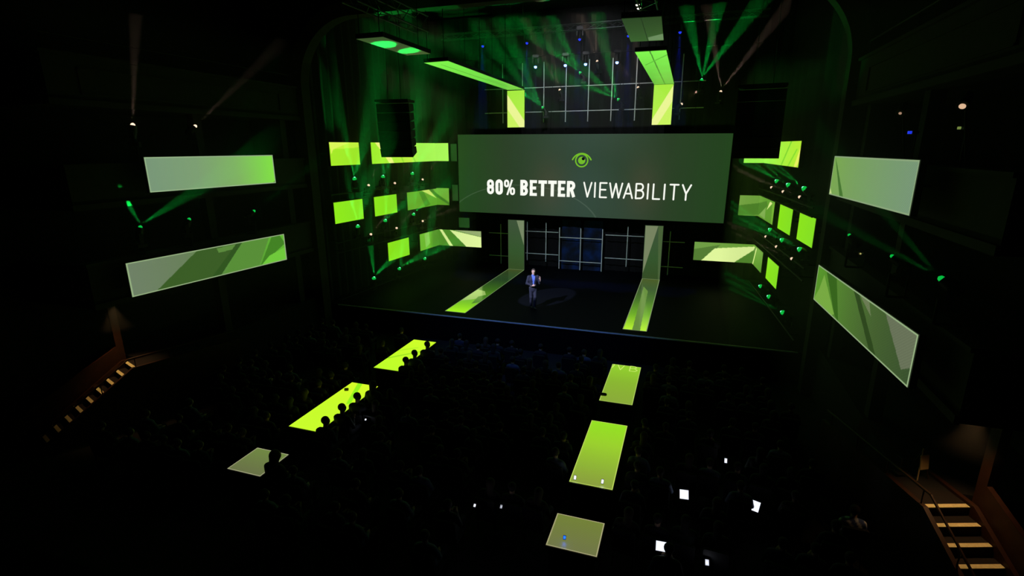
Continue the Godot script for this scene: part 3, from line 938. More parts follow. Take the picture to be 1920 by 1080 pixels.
# ---------------------------------------------------------------- screens on the stage
const SHEET := 0.012
func stage_screens() -> void:
	# main screen with its slide
	var polys := []
	var bg := Image.create(768, 231, false, Image.FORMAT_RGB8)
	for y in 231:
		for x in 768:
			var u := x / 767.0
			var v := y / 230.0
			var c := Color(0.17, 0.245, 0.155)
			c = c.lerp(rgb(46, 68, 54), clampf(1.0 - absf(u - 0.5) / 0.3, 0, 1))
			c = c.lerp(rgb(30, 70, 26), clampf(1.0 - u / 0.2, 0, 1) * 0.8)
			c = c.lerp(rgb(32, 66, 28), clampf(1.0 - (1.0 - u) / 0.22, 0, 1) * 0.8)
			for b in [[0.37, 0.62, 0.07], [0.72, 0.62, 0.06]]:
				c = c.lerp(rgb(68, 70, 52), 0.7 * exp(-pow((u - b[0]) / b[2], 2) - pow((v - b[1]) / 0.35, 2)))
			# the thin pale ring of the slide
			var px := u * 14.95 - 7.5 + 3.6
			var py := (1.0 - v) * 4.45 - (2.69 - 3.4)
			var e := sqrt(px * px / (4.6 * 4.6) + py * py / (2.37 * 2.37))
			if absf(e - 1.0) < 0.009:
				c = c.lerp(rgb(110, 125, 110), 0.32)
			bg.set_pixel(x, y, c)
	var y0 := 3.38
	var y1 := 7.86
	var main := led_wall("main_screen", "wide dark green screen reading 80% BETTER VIEWABILITY under an eye icon", "", [Vector2(-7.5, -9.2), Vector2(7.45, -9.2)], y0, y1, led(ImageTexture.create_from_image(bg), 1.0), rgb(150, 190, 150))
	main.rotation.z = deg_to_rad(-0.45)
	for x in [-5.6, -1.9, 1.9, 5.6]:
		part("hanging_cable", tube(Vector3(x, 4.48, -0.08), Vector3(x, 9.83, -0.55), 0.012, 0.012, 6), mat("rigging steel", Color(0.06, 0.06, 0.065), 0.5, 0.6), main)
	var white := glow("slide white", Color(0.97, 0.98, 0.94), 1.0)
	var lime := glow("slide lime", rgb(120, 196, 42), 0.9)
	# coordinates below are relative to the screen's foot, middle at x = -0.025
	var oy := 4.47 - y0
	var x := -5.7
	for g in ["8", "0", "%", " ", "B", "E", "T", "T", "E", "R"]:
		x += bold_glyph(main, g, Vector3(x + 0.025, oy, SHEET), 0.88, white)
	x = 0.03
	for g in ["V", "I", "E", "W", "A", "B", "I", "L", "I", "T", "Y"]:
		x += light_glyph(main, g, Vector3(x + 0.025, oy, SHEET), 0.86, white)
	# eye
	var st := start()
	var ec := Vector2(0, 0)
	ribbon(st, arc(ec + Vector2(0, -0.25), 0.58, 0.62, 152, 28, 16), 0.075, true)
	part("eye_lid", st.commit(), lime, main, Vector3(-0.085, 6.47 - y0, SHEET))
	st = start()
	ribbon(st, arc(ec, 0.335, 0.335, 0, 360, 32), 0.07)
	part("eye_ring", st.commit(), lime, main, Vector3(-0.085, 6.47 - y0, SHEET))
	st = start()
	disc(st, ec, 0.2, 24)
	part("eye_iris", st.commit(), lime, main, Vector3(-0.085, 6.47 - y0, SHEET))
	st = start()
	disc(st, Vector2(0.085, 0.095), 0.085, 18)
	part("eye_glint", st.commit(), mat("glint", Color(0.02, 0.08, 0.02), 0.6), main, Vector3(-0.085, 6.47 - y0, SHEET * 1.6))

	for s in [-1.0, 1.0]:
		var side := "left" if s < 0 else "right"
		var xa := -4.47 if s < 0 else 3.5
		var xb := -3.46 if s < 0 else 4.46
		# column under the screen
		var cm := led(picture(96, 256, [[0.0, rgb(62, 82, 58)], [0.6, rgb(52, 84, 44)], [1.0, rgb(50, 74, 34)]], [[rgb(118, 134, 100), [[0.52, 0], [1, 0], [1, 0.52]]]] if s < 0 else [[rgb(118, 130, 96), [[0, 0], [0.72, 0], [0.0, 0.92]]], [rgb(72, 96, 56), [[0.72, 0], [1, 0], [1, 1], [0.9, 1]]]], rgb(66, 86, 58), true))
		led_wall("led_column", "dim olive LED column rising from the %s floor strip under the screen" % side, "", [Vector2(xa, -9.46), Vector2(xb, -9.46)], 0.0, 3.02, cm, rgb(80, 110, 70))
		# header above the screen
		var hm := led(picture(96, 192, [[0.0, rgb(168, 236, 66)], [1.0, rgb(186, 244, 72)]], [[rgb(238, 248, 150), [[0, 0.1], [0, 0.5], [0.72, 1], [1, 1], [1, 0.82]]], [rgb(204, 246, 96), [[0, 0.5], [0, 1], [0.72, 1]]]] if s < 0 else [[rgb(238, 248, 150), [[1, 0.02], [1, 0.42], [0.3, 1], [0, 1], [0, 0.86]]], [rgb(204, 246, 96), [[1, 0.42], [1, 1], [0.3, 1]]]], null, true))
		led_wall("led_header", "bright lime LED panel hanging above the %s end of the screen" % side, "", [Vector2(xa, -9.46), Vector2(xb, -9.46)], 8.28, 10.24, hm, rgb(180, 240, 80))
		# floor strip
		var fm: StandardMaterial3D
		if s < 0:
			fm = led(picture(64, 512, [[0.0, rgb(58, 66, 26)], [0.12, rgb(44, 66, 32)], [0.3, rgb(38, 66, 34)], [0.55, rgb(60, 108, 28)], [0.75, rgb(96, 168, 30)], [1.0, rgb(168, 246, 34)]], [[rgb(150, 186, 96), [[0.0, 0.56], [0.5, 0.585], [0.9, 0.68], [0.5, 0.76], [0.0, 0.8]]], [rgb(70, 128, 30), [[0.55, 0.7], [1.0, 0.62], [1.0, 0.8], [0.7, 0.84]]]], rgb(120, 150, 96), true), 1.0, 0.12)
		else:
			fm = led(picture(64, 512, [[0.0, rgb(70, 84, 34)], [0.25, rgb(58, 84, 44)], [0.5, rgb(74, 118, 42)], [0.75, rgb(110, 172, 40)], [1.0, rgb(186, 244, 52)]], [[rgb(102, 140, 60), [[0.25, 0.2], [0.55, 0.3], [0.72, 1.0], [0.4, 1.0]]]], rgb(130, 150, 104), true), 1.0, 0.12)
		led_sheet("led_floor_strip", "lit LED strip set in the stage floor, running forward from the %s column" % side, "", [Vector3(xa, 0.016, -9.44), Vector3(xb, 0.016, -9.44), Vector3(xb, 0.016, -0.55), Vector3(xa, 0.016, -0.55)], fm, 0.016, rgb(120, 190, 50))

func stroke_part(o: Node3D, at: Vector3, strokes: Array, w: float, m: Material, rounded := false) -> void:
	var st := start()
	for s in strokes:
		ribbon(st, s, w, rounded)
	part("letter", st.commit(), m, o, at)

# heavy condensed letters, h high; returns the advance
func bold_glyph(o: Node3D, g: String, at: Vector3, h: float, m: Material) -> float:
	var w := 0.185
	var k := w / 2
	var wide := 0.46
	var e := wide - k
	match g:
		" ":
			return 0.235
		"8":
			var r := e - k
			stroke_part(o, at, [stadium(Vector2(k, h * 0.5 - 0.02), Vector2(e, h - k)), stadium(Vector2(k, k), Vector2(e, h * 0.5 + 0.04))], w * 0.86, m)
			return 0.54 + r * 0.0
		"0":
			stroke_part(o, at, [stadium(Vector2(k, k), Vector2(e, h - k))], w, m)
			return 0.53
		"%":
			stroke_part(o, at, [stadium(Vector2(0.06, h * 0.56), Vector2(0.26, h - 0.06)), stadium(Vector2(0.42, 0.06), Vector2(0.62, h * 0.44))], 0.115, m)
			stroke_part(o, at, [[Vector2(0.2, 0.0), Vector2(0.5, h)]], 0.11, m)
			return 0.76
		"B":
			var hi := [Vector2(k, h - k * 0.9)]
			hi += arc(Vector2(e - 0.13, h * 0.73), 0.13, h * 0.27 - k * 0.9, 90, -90, 8)
			hi.append(Vector2(k, h * 0.46))
			var lo := [Vector2(k, h * 0.54)]
			lo += arc(Vector2(e - 0.13, h * 0.29), 0.14, h * 0.29 - k * 0.9, 90, -90, 8)
			lo.append(Vector2(k, k * 0.9))
			stroke_part(o, at, [[Vector2(k, 0), Vector2(k, h)], hi, lo], w * 0.95, m)
			return 0.57
		"E":
			stroke_part(o, at, [[Vector2(k, 0), Vector2(k, h)], [Vector2(0, h - k * 0.85), Vector2(0.43, h - k * 0.85)], [Vector2(0, h * 0.5), Vector2(0.38, h * 0.5)], [Vector2(0, k * 0.85), Vector2(0.43, k * 0.85)]], w * 0.9, m)
			return 0.515
		"T":
			stroke_part(o, at, [[Vector2(0.25, 0), Vector2(0.25, h)], [Vector2(0, h - k), Vector2(0.5, h - k)]], w, m)
			return 0.57
		"R":
			var hi := [Vector2(k, h - k * 0.9)]
			hi += arc(Vector2(e - 0.12, h * 0.71), 0.14, h * 0.29 - k * 0.9, 90, -90, 8)
			hi.append(Vector2(k, h * 0.42))
			stroke_part(o, at, [[Vector2(k, 0), Vector2(k, h)], hi, [Vector2(0.27, h * 0.45), Vector2(0.41, 0.0)]], w * 0.95, m)
			return 0.6
	return 0.5

func light_glyph(o: Node3D, g: String, at: Vector3, h: float, m: Material) -> float:
	var w := 0.085
	var k := w / 2
	var t := h - k
	match g:
		"V":
			stroke_part(o, at, [[Vector2(k, t), Vector2(0.25, k), Vector2(0.46, t)]], w, m, true)
			return 0.615
		"I":
			stroke_part(o, at, [[Vector2(k, k), Vector2(k, t)]], w, m, true)
			return 0.28
		"E":
			stroke_part(o, at, [[Vector2(0.4, t), Vector2(k, t), Vector2(k, k), Vector2(0.4, k)], [Vector2(k, h * 0.53), Vector2(0.35, h * 0.53)]], w, m, true)
			return 0.53
		"W":
			stroke_part(o, at, [[Vector2(k, t), Vector2(0.2, k), Vector2(0.37, t - 0.02), Vector2(0.54, k), Vector2(0.71, t)]], w, m, true)
			return 0.77
		"A":
			stroke_part(o, at, [[Vector2(k, k), Vector2(0.27, t), Vector2(0.5, k)], [Vector2(0.13, h * 0.33), Vector2(0.41, h * 0.33)]], w, m, true)
			return 0.64
		"B":
			var hi := [Vector2(k, t)]
			hi += arc(Vector2(0.26, h * 0.76), 0.14, t - h * 0.76, 90, -90, 8)
			hi.append(Vector2(k, h * 0.54))
			var lo := [Vector2(k, h * 0.54)]
			lo += arc(Vector2(0.28, h * 0.29 + 0.01), 0.16, h * 0.25 - 0.01, 90, -90, 8)
			lo.append(Vector2(k, k))
			stroke_part(o, at, [[Vector2(k, k), Vector2(k, t)], hi, lo], w, m, true)
			return 0.62
		"L":
			stroke_part(o, at, [[Vector2(k, t), Vector2(k, k), Vector2(0.38, k)]], w, m, true)
			return 0.57
		"T":
			stroke_part(o, at, [[Vector2(0.25, k), Vector2(0.25, t)], [Vector2(k, t), Vector2(0.46, t)]], w, m, true)
			return 0.62
		"Y":
			stroke_part(o, at, [[Vector2(k, t), Vector2(0.24, h * 0.42), Vector2(0.46, t)], [Vector2(0.24, h * 0.42), Vector2(0.24, k)]], w, m, true)
			return 0.5
	return 0.5

# the panels on the two side walls of the stage
func side_panels() -> void:
	var solid := led(picture(64, 32, [[0.0, rgb(146, 238, 26)], [1.0, rgb(138, 232, 34)]]))
	var sh := rgb(150, 235, 50)
	var left := func(z: float) -> Vector2: return Vector2(-9.85 + 0.78 * (-z / 9.3), z)
	var right := func(z: float) -> Vector2: return Vector2(9.8 - 0.75 * (-z / 9.3), z)
	var bl := Vector3(-0.7, 0, -0.04)
	var br := Vector3(0.7, 0, -0.04)
	var bb := Vector3(0, 0, -1.42)
	# left, top row
	led_wall("led_wall_panel", "square lime LED panel, nearest the arch in the left wall's top row", "stage side LED panels", [left.call(-0.45), left.call(-2.45)], 6.41, 7.44, led(picture(64, 32, [[0.0, rgb(170, 238, 40)], [1.0, rgb(160, 236, 40)]], [[rgb(222, 250, 92), [[0, 0], [0.7, 0], [0.12, 0.3], [0.04, 0.5]]], [rgb(196, 246, 62), [[0.7, 0], [1, 0], [1, 0.22], [0.12, 0.3]]]])), sh, bl)
	led_wall("led_corner_panel", "long lime LED corner panel in the left wall's top row, behind the speaker array", "stage side LED panels", [left.call(-3.36), Vector2(-9.07, -9.4), Vector2(-8.2, -9.4)], 6.41, 7.45, led(picture(256, 40, [[0.0, rgb(164, 244, 44)], [0.5, rgb(200, 248, 70)], [0.62, rgb(168, 250, 84)], [1.0, rgb(176, 252, 92)]], [[rgb(246, 250, 130), [[0.05, 0], [0.15, 0], [0.27, 1], [0.21, 1]]], [rgb(150, 230, 50), [[0.35, 0.6], [0.37, 0.6], [0.4, 1], [0.385, 1]]], [rgb(150, 230, 60), [[0.5, 0.6], [0.53, 0.6], [0.57, 1], [0.55, 1]]]])), sh, bl)
	# left, middle row
	led_wall("led_wall_panel", "plain lime LED panel, nearest the arch in the left wall's middle row", "stage side LED panels", [left.call(-0.38), left.call(-2.4)], 3.78, 4.8, solid, sh, bl)
	led_wall("led_wall_panel", "plain lime LED panel, second from the arch in the left wall's middle row", "stage side LED panels", [left.call(-3.3), left.call(-5.22)], 3.78, 4.8, solid, sh, bl)
	led_wall("led_corner_panel", "green LED corner panel with a pale wedge in the left wall's middle row", "stage side LED panels", [left.call(-6.22), Vector2(-9.07, -9.4), Vector2(-8.26, -9.4)], 3.78, 4.8, led(picture(160, 40, [[0.0, rgb(106, 176, 44)], [1.0, rgb(94, 160, 40)]], [[rgb(74, 140, 34), [[0.3, 0.1], [0.42, 0.1], [0.6, 0.9], [0.45, 1.0]]], [rgb(206, 234, 108), [[0.36, 0.02], [0.56, 0], [0.78, 0.6]]], [rgb(60, 120, 32), [[0.56, 0], [0.66, 0.0], [1, 0.86], [1, 1]]], [rgb(112, 176, 56), [[0.66, 0], [1, 0], [1, 0.8]]]])), sh, bl)
	# left, bottom row
	led_wall("led_wall_panel", "plain lime LED panel standing alone in the left wall's bottom row", "stage side LED panels", [left.call(-4.18), left.call(-6.14)], 1.25, 2.25, solid, sh, bl)
	led_wall("led_corner_panel", "green LED corner panel with cream diagonals in the left wall's bottom row", "stage side LED panels", [left.call(-7.27), Vector2(-9.07, -9.4), Vector2(-6.2, -9.4)], 1.25, 2.25, led(picture(200, 40, [[0.0, rgb(112, 192, 50)], [0.2, rgb(112, 190, 46)], [0.3, rgb(84, 150, 40)], [1.0, rgb(70, 120, 44)]], [[rgb(140, 206, 86), [[0.1, 0.05], [0.2, 0], [0.22, 0.7], [0.12, 0.9]]], [rgb(222, 244, 150), [[0.44, 0], [0.48, 0], [0.62, 1], [0.57, 1]]], [rgb(224, 246, 158), [[0.58, 0], [0.66, 0.06], [1, 0.36], [1, 1], [0.8, 1]]], [rgb(150, 172, 112), [[0.64, 0], [1, 0], [1, 0.34]]]])), sh, bl)
	# right, top row
	led_wall("led_corner_panel", "lime LED corner panel in the right wall's top row, behind the speaker array", "stage side LED panels", [Vector2(8.12, -9.4), Vector2(9.05, -9.4), right.call(-3.22)], 6.37, 7.36, led(picture(256, 40, [[0.0, rgb(160, 250, 82)], [0.3, rgb(160, 248, 76)], [1.0, rgb(190, 248, 54)]], [[rgb(130, 220, 50), [[0.78, 0], [0.81, 0], [0.64, 1], [0.61, 1]]], [rgb(140, 230, 50), [[0.92, 0.3], [0.95, 0.3], [0.8, 1], [0.77, 1]]], [rgb(240, 250, 100), [[1, 0.2], [1, 0.8], [0.96, 1], [0.91, 1]]]])), sh, bb)
	# right, middle row
	led_wall("led_corner_panel", "green LED corner panel with a cream triangle in the right wall's middle row", "stage side LED panels", [Vector2(8.12, -9.4), Vector2(9.05, -9.4), right.call(-6.13)], 3.74, 4.76, led(picture(160, 40, [[0.0, rgb(120, 166, 70)], [0.5, rgb(98, 158, 48)], [1.0, rgb(100, 160, 48)]], [[rgb(76, 128, 40), [[0.0, 0.5], [0.62, 0.1], [0.68, 0.3], [0.25, 0.95], [0, 1]]], [rgb(132, 176, 84), [[0.3, 0.9], [0.6, 0.4], [0.62, 0.95]]], [rgb(232, 246, 150), [[0.66, 0.5], [0.78, 0.06], [0.9, 0.1]]], [rgb(124, 186, 56), [[0.9, 0.1], [1, 0.0], [1, 1], [0.94, 1]]]])), sh, bb)
	led_wall("led_wall_panel", "plain lime LED panel, second from the arch in the right wall's middle row", "stage side LED panels", [right.call(-5.15), right.call(-3.11)], 3.74, 4.77, solid, sh, br)
	led_wall("led_wall_panel", "plain lime LED panel, nearest the arch in the right wall's middle row", "stage side LED panels", [right.call(-2.13), right.call(-0.2)], 3.77, 4.78, solid, sh, br)
	# right, bottom row
	led_wall("led_corner_panel", "green and cream LED corner panel in the right wall's bottom row", "stage side LED panels", [Vector2(6.13, -9.4), Vector2(9.05, -9.4), right.call(-7.18)], 1.26, 2.25, led(picture(200, 40, [[0.0, rgb(112, 156, 72)], [0.55, rgb(110, 164, 56)], [1.0, rgb(96, 156, 48)]], [[rgb(84, 124, 52), [[0, 0.4], [0.25, 0.1], [0.12, 1], [0, 1]]], [rgb(224, 246, 156), [[0.08, 1], [0.2, 0.3], [0.62, 0.08], [0.4, 1]]], [rgb(80, 132, 44), [[0.4, 1], [0.62, 0.08], [0.68, 0.1], [0.6, 1]]], [rgb(228, 248, 150), [[0.68, 0.06], [0.71, 0.1], [0.62, 1], [0.58, 1]]]])), sh, bb)
	led_wall("led_wall_panel", "plain lime LED panel standing alone in the right wall's bottom row", "stage side LED panels", [right.call(-6.12), right.call(-4.08)], 1.27, 2.26, solid, sh, br)
	# dim tiles behind the left end of the main screen
	var dim := led(picture(32, 32, [[0.0, rgb(24, 62, 22)], [1.0, rgb(30, 70, 28)]]))
	led_wall("led_tile", "dim green LED tile beside the top left corner of the main screen", "dim tiles at the left end of the main screen", [Vector2(-8.08, -9.5), Vector2(-7.7, -9.5)], 6.4, 7.4, dim, Color.BLACK, Vector3(0, 0, -1.28))
	led_wall("led_tile", "dim green LED tile beside the lower left corner of the main screen", "dim tiles at the left end of the main screen", [Vector2(-8.08, -9.5), Vector2(-7.7, -9.5)], 4.05, 5.0, dim, Color.BLACK, Vector3(0, 0, -1.28))
	led_wall("led_tile", "dim green LED tile just under the main screen's left end", "dim tiles at the left end of the main screen", [Vector2(-7.7, -9.5), Vector2(-7.0, -9.5)], 2.42, 3.02, dim, Color.BLACK, Vector3(0, 0, -1.3))

# the four wall screens in the hall, in front of the balcony parapets
func hall_screens() -> void:
	var edge := rgb(150, 176, 130)
	led_wall("hall_screen", "pale grey-green wall screen, the upper of two on the left hall wall", "", [Vector2(-9.6, 8.36), Vector2(-9.16, 3.75)], 5.92, 6.94, led(picture(256, 64, [[0.0, rgb(122, 152, 122)], [0.35, rgb(126, 160, 116)], [0.65, rgb(128, 178, 100)], [0.9, rgb(128, 214, 78)], [1.0, rgb(132, 226, 70)]], [[rgb(100, 170, 50), [[0.97, 1], [1, 0.85], [1, 1]]]], rgb(150, 178, 136))), rgb(130, 180, 100), Vector3(-0.55, 0, 0))
	led_wall("hall_screen", "green wall screen with dark diagonals, the lower of two on the left hall wall", "", [Vector2(-9.6, 9.48), Vector2(-9.07, 3.75)], 2.98, 3.99, led(picture(256, 64, [[0.0, rgb(112, 130, 104)], [0.3, rgb(106, 128, 92)], [0.6, rgb(88, 146, 56)], [1.0, rgb(98, 186, 52)]], [[rgb(58, 92, 38), [[0.38, 0.02], [0.66, 0], [0.46, 0.98], [0.12, 1.0]]], [rgb(92, 138, 62), [[0.5, 0.06], [0.64, 0.04], [0.62, 0.2], [0.51, 0.22]]], [rgb(88, 142, 56), [[0.68, 0], [0.88, 0], [0.78, 0.95], [0.52, 1]]], [rgb(48, 84, 32), [[0.64, 0], [0.68, 0], [0.5, 1], [0.44, 1]]], [rgb(66, 130, 36), [[0.9, 0], [0.96, 0], [1.0, 0.36], [0.8, 0.95], [0.79, 0.95]]], [rgb(112, 202, 60), [[0.86, 0.7], [1, 0.5], [1, 1], [0.79, 1]]]], edge)), rgb(100, 150, 70), Vector3(-0.55, 0, 0))
	led_wall("hall_screen", "pale green wall screen with ribbed rows, the upper of two on the right hall wall", "", [Vector2(9.28, 3.3), Vector2(9.6, 8.08)], 5.88, 6.9, led(picture(256, 64, [[0.0, rgb(128, 176, 84)], [0.35, rgb(126, 168, 100)], [1.0, rgb(124, 156, 124)]], [[rgb(72, 122, 48), [[0.02, 0.05], [0.06, 0.2], [0.24, 1], [0.18, 1]]], [rgb(206, 226, 140), [[0, 0.78], [0.05, 1], [0, 1]]]], rgb(140, 166, 124), false, 0.06)), rgb(120, 170, 90), Vector3(0.55, 0, 0))
	led_wall("hall_screen", "green wall screen with dark wedges, the lower of two on the right hall wall", "", [Vector2(9.2, 3.72), Vector2(9.6, 9.48)], 2.98, 3.98, led(picture(256, 64, [[0.0, rgb(92, 160, 44)], [0.3, rgb(88, 136, 50)], [0.7, rgb(72, 100, 50)], [1.0, rgb(60, 84, 48)]], [[rgb(56, 104, 28), [[0.12, 0], [0.26, 0], [0.36, 1.0], [0.3, 0.9]]], [rgb(126, 178, 70), [[0.1, 0.15], [0.3, 0.9], [0.26, 1], [0, 1], [0.06, 0.6]]], [rgb(46, 72, 30), [[0.46, 0], [0.52, 0], [0.76, 1], [0.7, 1]]], [rgb(112, 128, 88), [[0.52, 0], [0.62, 0.0], [0.66, 0.3]]], [rgb(108, 118, 92), [[0.76, 0], [1, 0], [1, 0.62], [0.94, 0.8]]]], edge, false, 0.06)), rgb(90, 130, 60), Vector3(0.55, 0, 0))

# lit runways between the seats, level with the sitters' shoulders
func runways() -> void:
	var y := -0.348
	var zs := [[2.28, 5.2], [6.47, 9.43], [10.57, 11.53]]
	var where := ["nearest the stage", "in the middle of its row", "shortest and furthest from the stage"]
	for s in [-1.0, 1.0]:
		var side := "left" if s < 0 else "right"
		for k in 3:
			var z0: float = zs[k][0]
			var z1: float = zs[k][1]
			var x0 := -4.5 if s < 0 else 3.51
			var tex: Texture2D
			if s < 0:
				tex = [picture(96, 256, [[0.0, rgb(206, 252, 40)], [1.0, rgb(190, 252, 42)]], [[rgb(158, 226, 34), [[0.0, 0.66], [1.0, 0.3], [1.0, 0.35], [0.0, 0.72]]], [rgb(172, 236, 36), [[0.0, 0.4], [0.6, 0.24], [0.6, 0.27], [0.0, 0.44]]]], null, true), picture(96, 256, [[0.0, rgb(216, 252, 42)], [0.5, rgb(200, 252, 44)], [1.0, rgb(200, 252, 44)]], [[rgb(148, 240, 30), [[0.22, 0], [0.4, 0], [0.86, 0.44], [0.74, 0.46]]]], null, true), picture(96, 96, [[0.0, rgb(116, 140, 70)], [1.0, rgb(108, 116, 74)]], [], rgb(172, 172, 136), true, 0.06)][k]
			else:
				tex = [picture(96, 256, [[0.0, rgb(150, 214, 44)], [0.5, rgb(140, 186, 48)], [1.0, rgb(140, 172, 58)]], [], rgb(180, 208, 100), true, 0.04), picture(96, 256, [[0.0, rgb(158, 240, 34)], [0.4, rgb(164, 220, 48)], [0.75, rgb(152, 190, 58)], [1.0, rgb(146, 166, 66)]], [], rgb(190, 216, 96), true, 0.12), picture(96, 96, [[0.0, rgb(128, 144, 62)], [1.0, rgb(124, 130, 80)]], [], rgb(172, 166, 124), true, 0.2)][k]
			var o := led_sheet("led_runway", "lit lime LED runway between the seats on the %s, %s" % [side, where[k]], "", [Vector3(x0, y, z0), Vector3(x0 + 1.0, y, z0), Vector3(x0 + 1.0, y, z1), Vector3(x0, y, z1)], led(tex), 0.1, rgb(170, 230, 60))
			var h := y - STALLS
			part("plinth", box(Vector3(-0.46, -h, (z0 - z1) / 2 + 0.04), Vector3(0.46, -0.1, (z1 - z0) / 2 - 0.04)), mat("plinth black", Color(0.04, 0.04, 0.045), 0.8), o)
			if s > 0 and k == 0:
				var lm := glow("pale letter", rgb(206, 236, 110), 1.0)
				for g in [[[[Vector2(-0.3, 0.36), Vector2(-0.17, 0.0), Vector2(-0.07, 0.36)]]], [[[Vector2(0.14, 0.0), Vector2(0.14, 0.38), Vector2(0.3, 0.37), Vector2(0.36, 0.29), Vector2(0.3, 0.21), Vector2(0.14, 0.2)], [Vector2(0.3, 0.21), Vector2(0.4, 0.1), Vector2(0.32, 0.0), Vector2(0.14, 0.0)]]], [[[Vector2(-0.46, 0.1), Vector2(-0.42, 0.36)]]]]:
					var st := start()
					for q in g[0]:
						ribbon(st, q, 0.03, true)
					part("letter", st.commit(), lm, o, Vector3(0, 0.006, -1.02), Vector3(-PI / 2, 0, 0)).scale = Vector3(1, 1.15, 1)

# LED panels and trusses over the stage
func overhead() -> void:
	var grid := func(c0: Color, c1: Color, polys: Array) -> StandardMaterial3D: return led(picture(96, 384, [[0.0, c0], [1.0, c1]], polys, null, true))
	# far end first: picture's top is the end next to the header
	led_sheet("led_ceiling_strip", "long lime LED strip hanging under the left truss, running back to the header", "", [Vector3(-4.12, 10.23, 1.04), Vector3(-3.1, 10.23, 1.12), Vector3(-3.46, 10.27, -9.44), Vector3(-4.46, 10.29, -9.44)], grid.call(rgb(124, 240, 74), rgb(106, 196, 66), [[rgb(78, 160, 50), [[0.4, 0.06], [0.44, 0.06], [0.56, 1], [0.5, 1]]], [rgb(80, 164, 54), [[0.62, 0.5], [0.66, 0.5], [0.8, 1], [0.74, 1]]]]), 0.14, rgb(120, 230, 80))
	led_sheet("led_ceiling_strip", "long lime LED strip with a dark seam hanging under the right truss", "", [Vector3(3.54, 10.23, 0.62), Vector3(4.55, 10.23, 0.62), Vector3(4.48, 10.25, -9.44), Vector3(3.5, 10.25, -9.44)], grid.call(rgb(128, 244, 78), rgb(96, 176, 60), [[rgb(72, 140, 46), [[0.46, 0], [0.5, 0], [0.58, 1], [0.52, 1]]], [rgb(92, 190, 58), [[0.1, 0.3], [1, 0.08], [1, 0.1], [0.1, 0.32]]]]), 0.14, rgb(120, 230, 80))
	var pale: StandardMaterial3D = grid.call(rgb(40, 58, 36), rgb(54, 66, 40), [])
	pale.albedo_color = Color(0.9, 0.9, 0.9)
	led_sheet("led_ceiling_panel", "short dim LED panel with green light spots on it, over the front left of the stage", "", [Vector3(-4.12, 10.3, 5.3), Vector3(-3.2, 10.3, 5.3), Vector3(-3.2, 10.3, 2.3), Vector3(-4.12, 10.3, 2.3)], pale, 0.14)
	led_sheet("led_ceiling_panel", "short dim olive LED panel hanging over the front right of the stage", "", [Vector3(3.7, 10.23, 5.5), Vector3(4.65, 10.23, 5.4), Vector3(4.55, 10.23, 2.35), Vector3(3.6, 10.23, 2.45)], grid.call(rgb(38, 66, 30), rgb(54, 92, 42), [[rgb(24, 44, 20), [[0.48, 0], [0.5, 0], [0.54, 1], [0.52, 1]]], [rgb(104, 136, 92), [[0.55, 0.82], [1, 0.68], [1, 0.98], [0.55, 0.98]]]]), 0.14)
	for s in [-1.0, 1.0]:
		var side := "left" if s < 0 else "right"
		var x := -3.85 if s < 0 else 4.05
		truss("truss", "aluminium box truss above the %s ceiling panels" % side, Vector3(x, 11.4, 5.9), Vector3(x, 11.4, 1.6), 0.5, 0.5)
		var rig := mat("rigging steel", Color(0.06, 0.06, 0.065), 0.5, 0.6)
		var h := thing("hanger_set", "steel hanger rods holding the %s ceiling panels under the roof" % side, "rigging", Vector3(x, 10.4, 0))
		for z in [5.0, 2.6, 0.6, -3.0, -6.4, -9.3]:
			for dx in [-0.35, 0.35]:
				part("rod", tube(Vector3(dx, 0, z), Vector3(dx, 4.2, z), 0.012, 0.012, 6), rig, h)
	# three white lamps on the right truss
	for k in 3:
		var p := Vector3(3.76, 11.2, 2.6 - 0.42 * k)
		var o := thing("truss_lamp", "small white lamp on the right truss, %s of three in a line" % ["uppermost", "middle", "lowest"][k], "stage light", p, 0.0, "white lamps on the right truss")
		part("can", tube(Vector3(0, 0.16, 0.02), Vector3(0, 0, 0), 0.06, 0.07, 12), mats["fixture black"], o)
		part("lens", tube(Vector3(0, 0, 0), Vector3(0, -0.03, 0), 0.06, 0.045, 12), glow("white lens", Color(1.0, 0.93, 0.86), 3.0), o)
	# cross trusses at the back carrying the blue and white spots
	truss("truss", "aluminium box truss across the back of the stage, carrying blue lamps", Vector3(-8.6, 13.32, -9.95), Vector3(8.6, 13.32, -9.95), 0.3, 0.3)
	var b := thing("batten", "thin black pipe across the back of the stage, carrying four white-blue lamps", "pipe", Vector3(0, 12.0, -9.9))
	part("pipe", tube(Vector3(-8.6, 0, 0), Vector3(8.6, 0, 0), 0.025), mats["rigging steel"], b)
	for x in [-7.5, -2.5, 2.5, 7.5]:
		part("hanger", tube(Vector3(x, 0, 0), Vector3(x, 2.6, 0), 0.01, 0.01, 6), mats["rigging steel"], b)

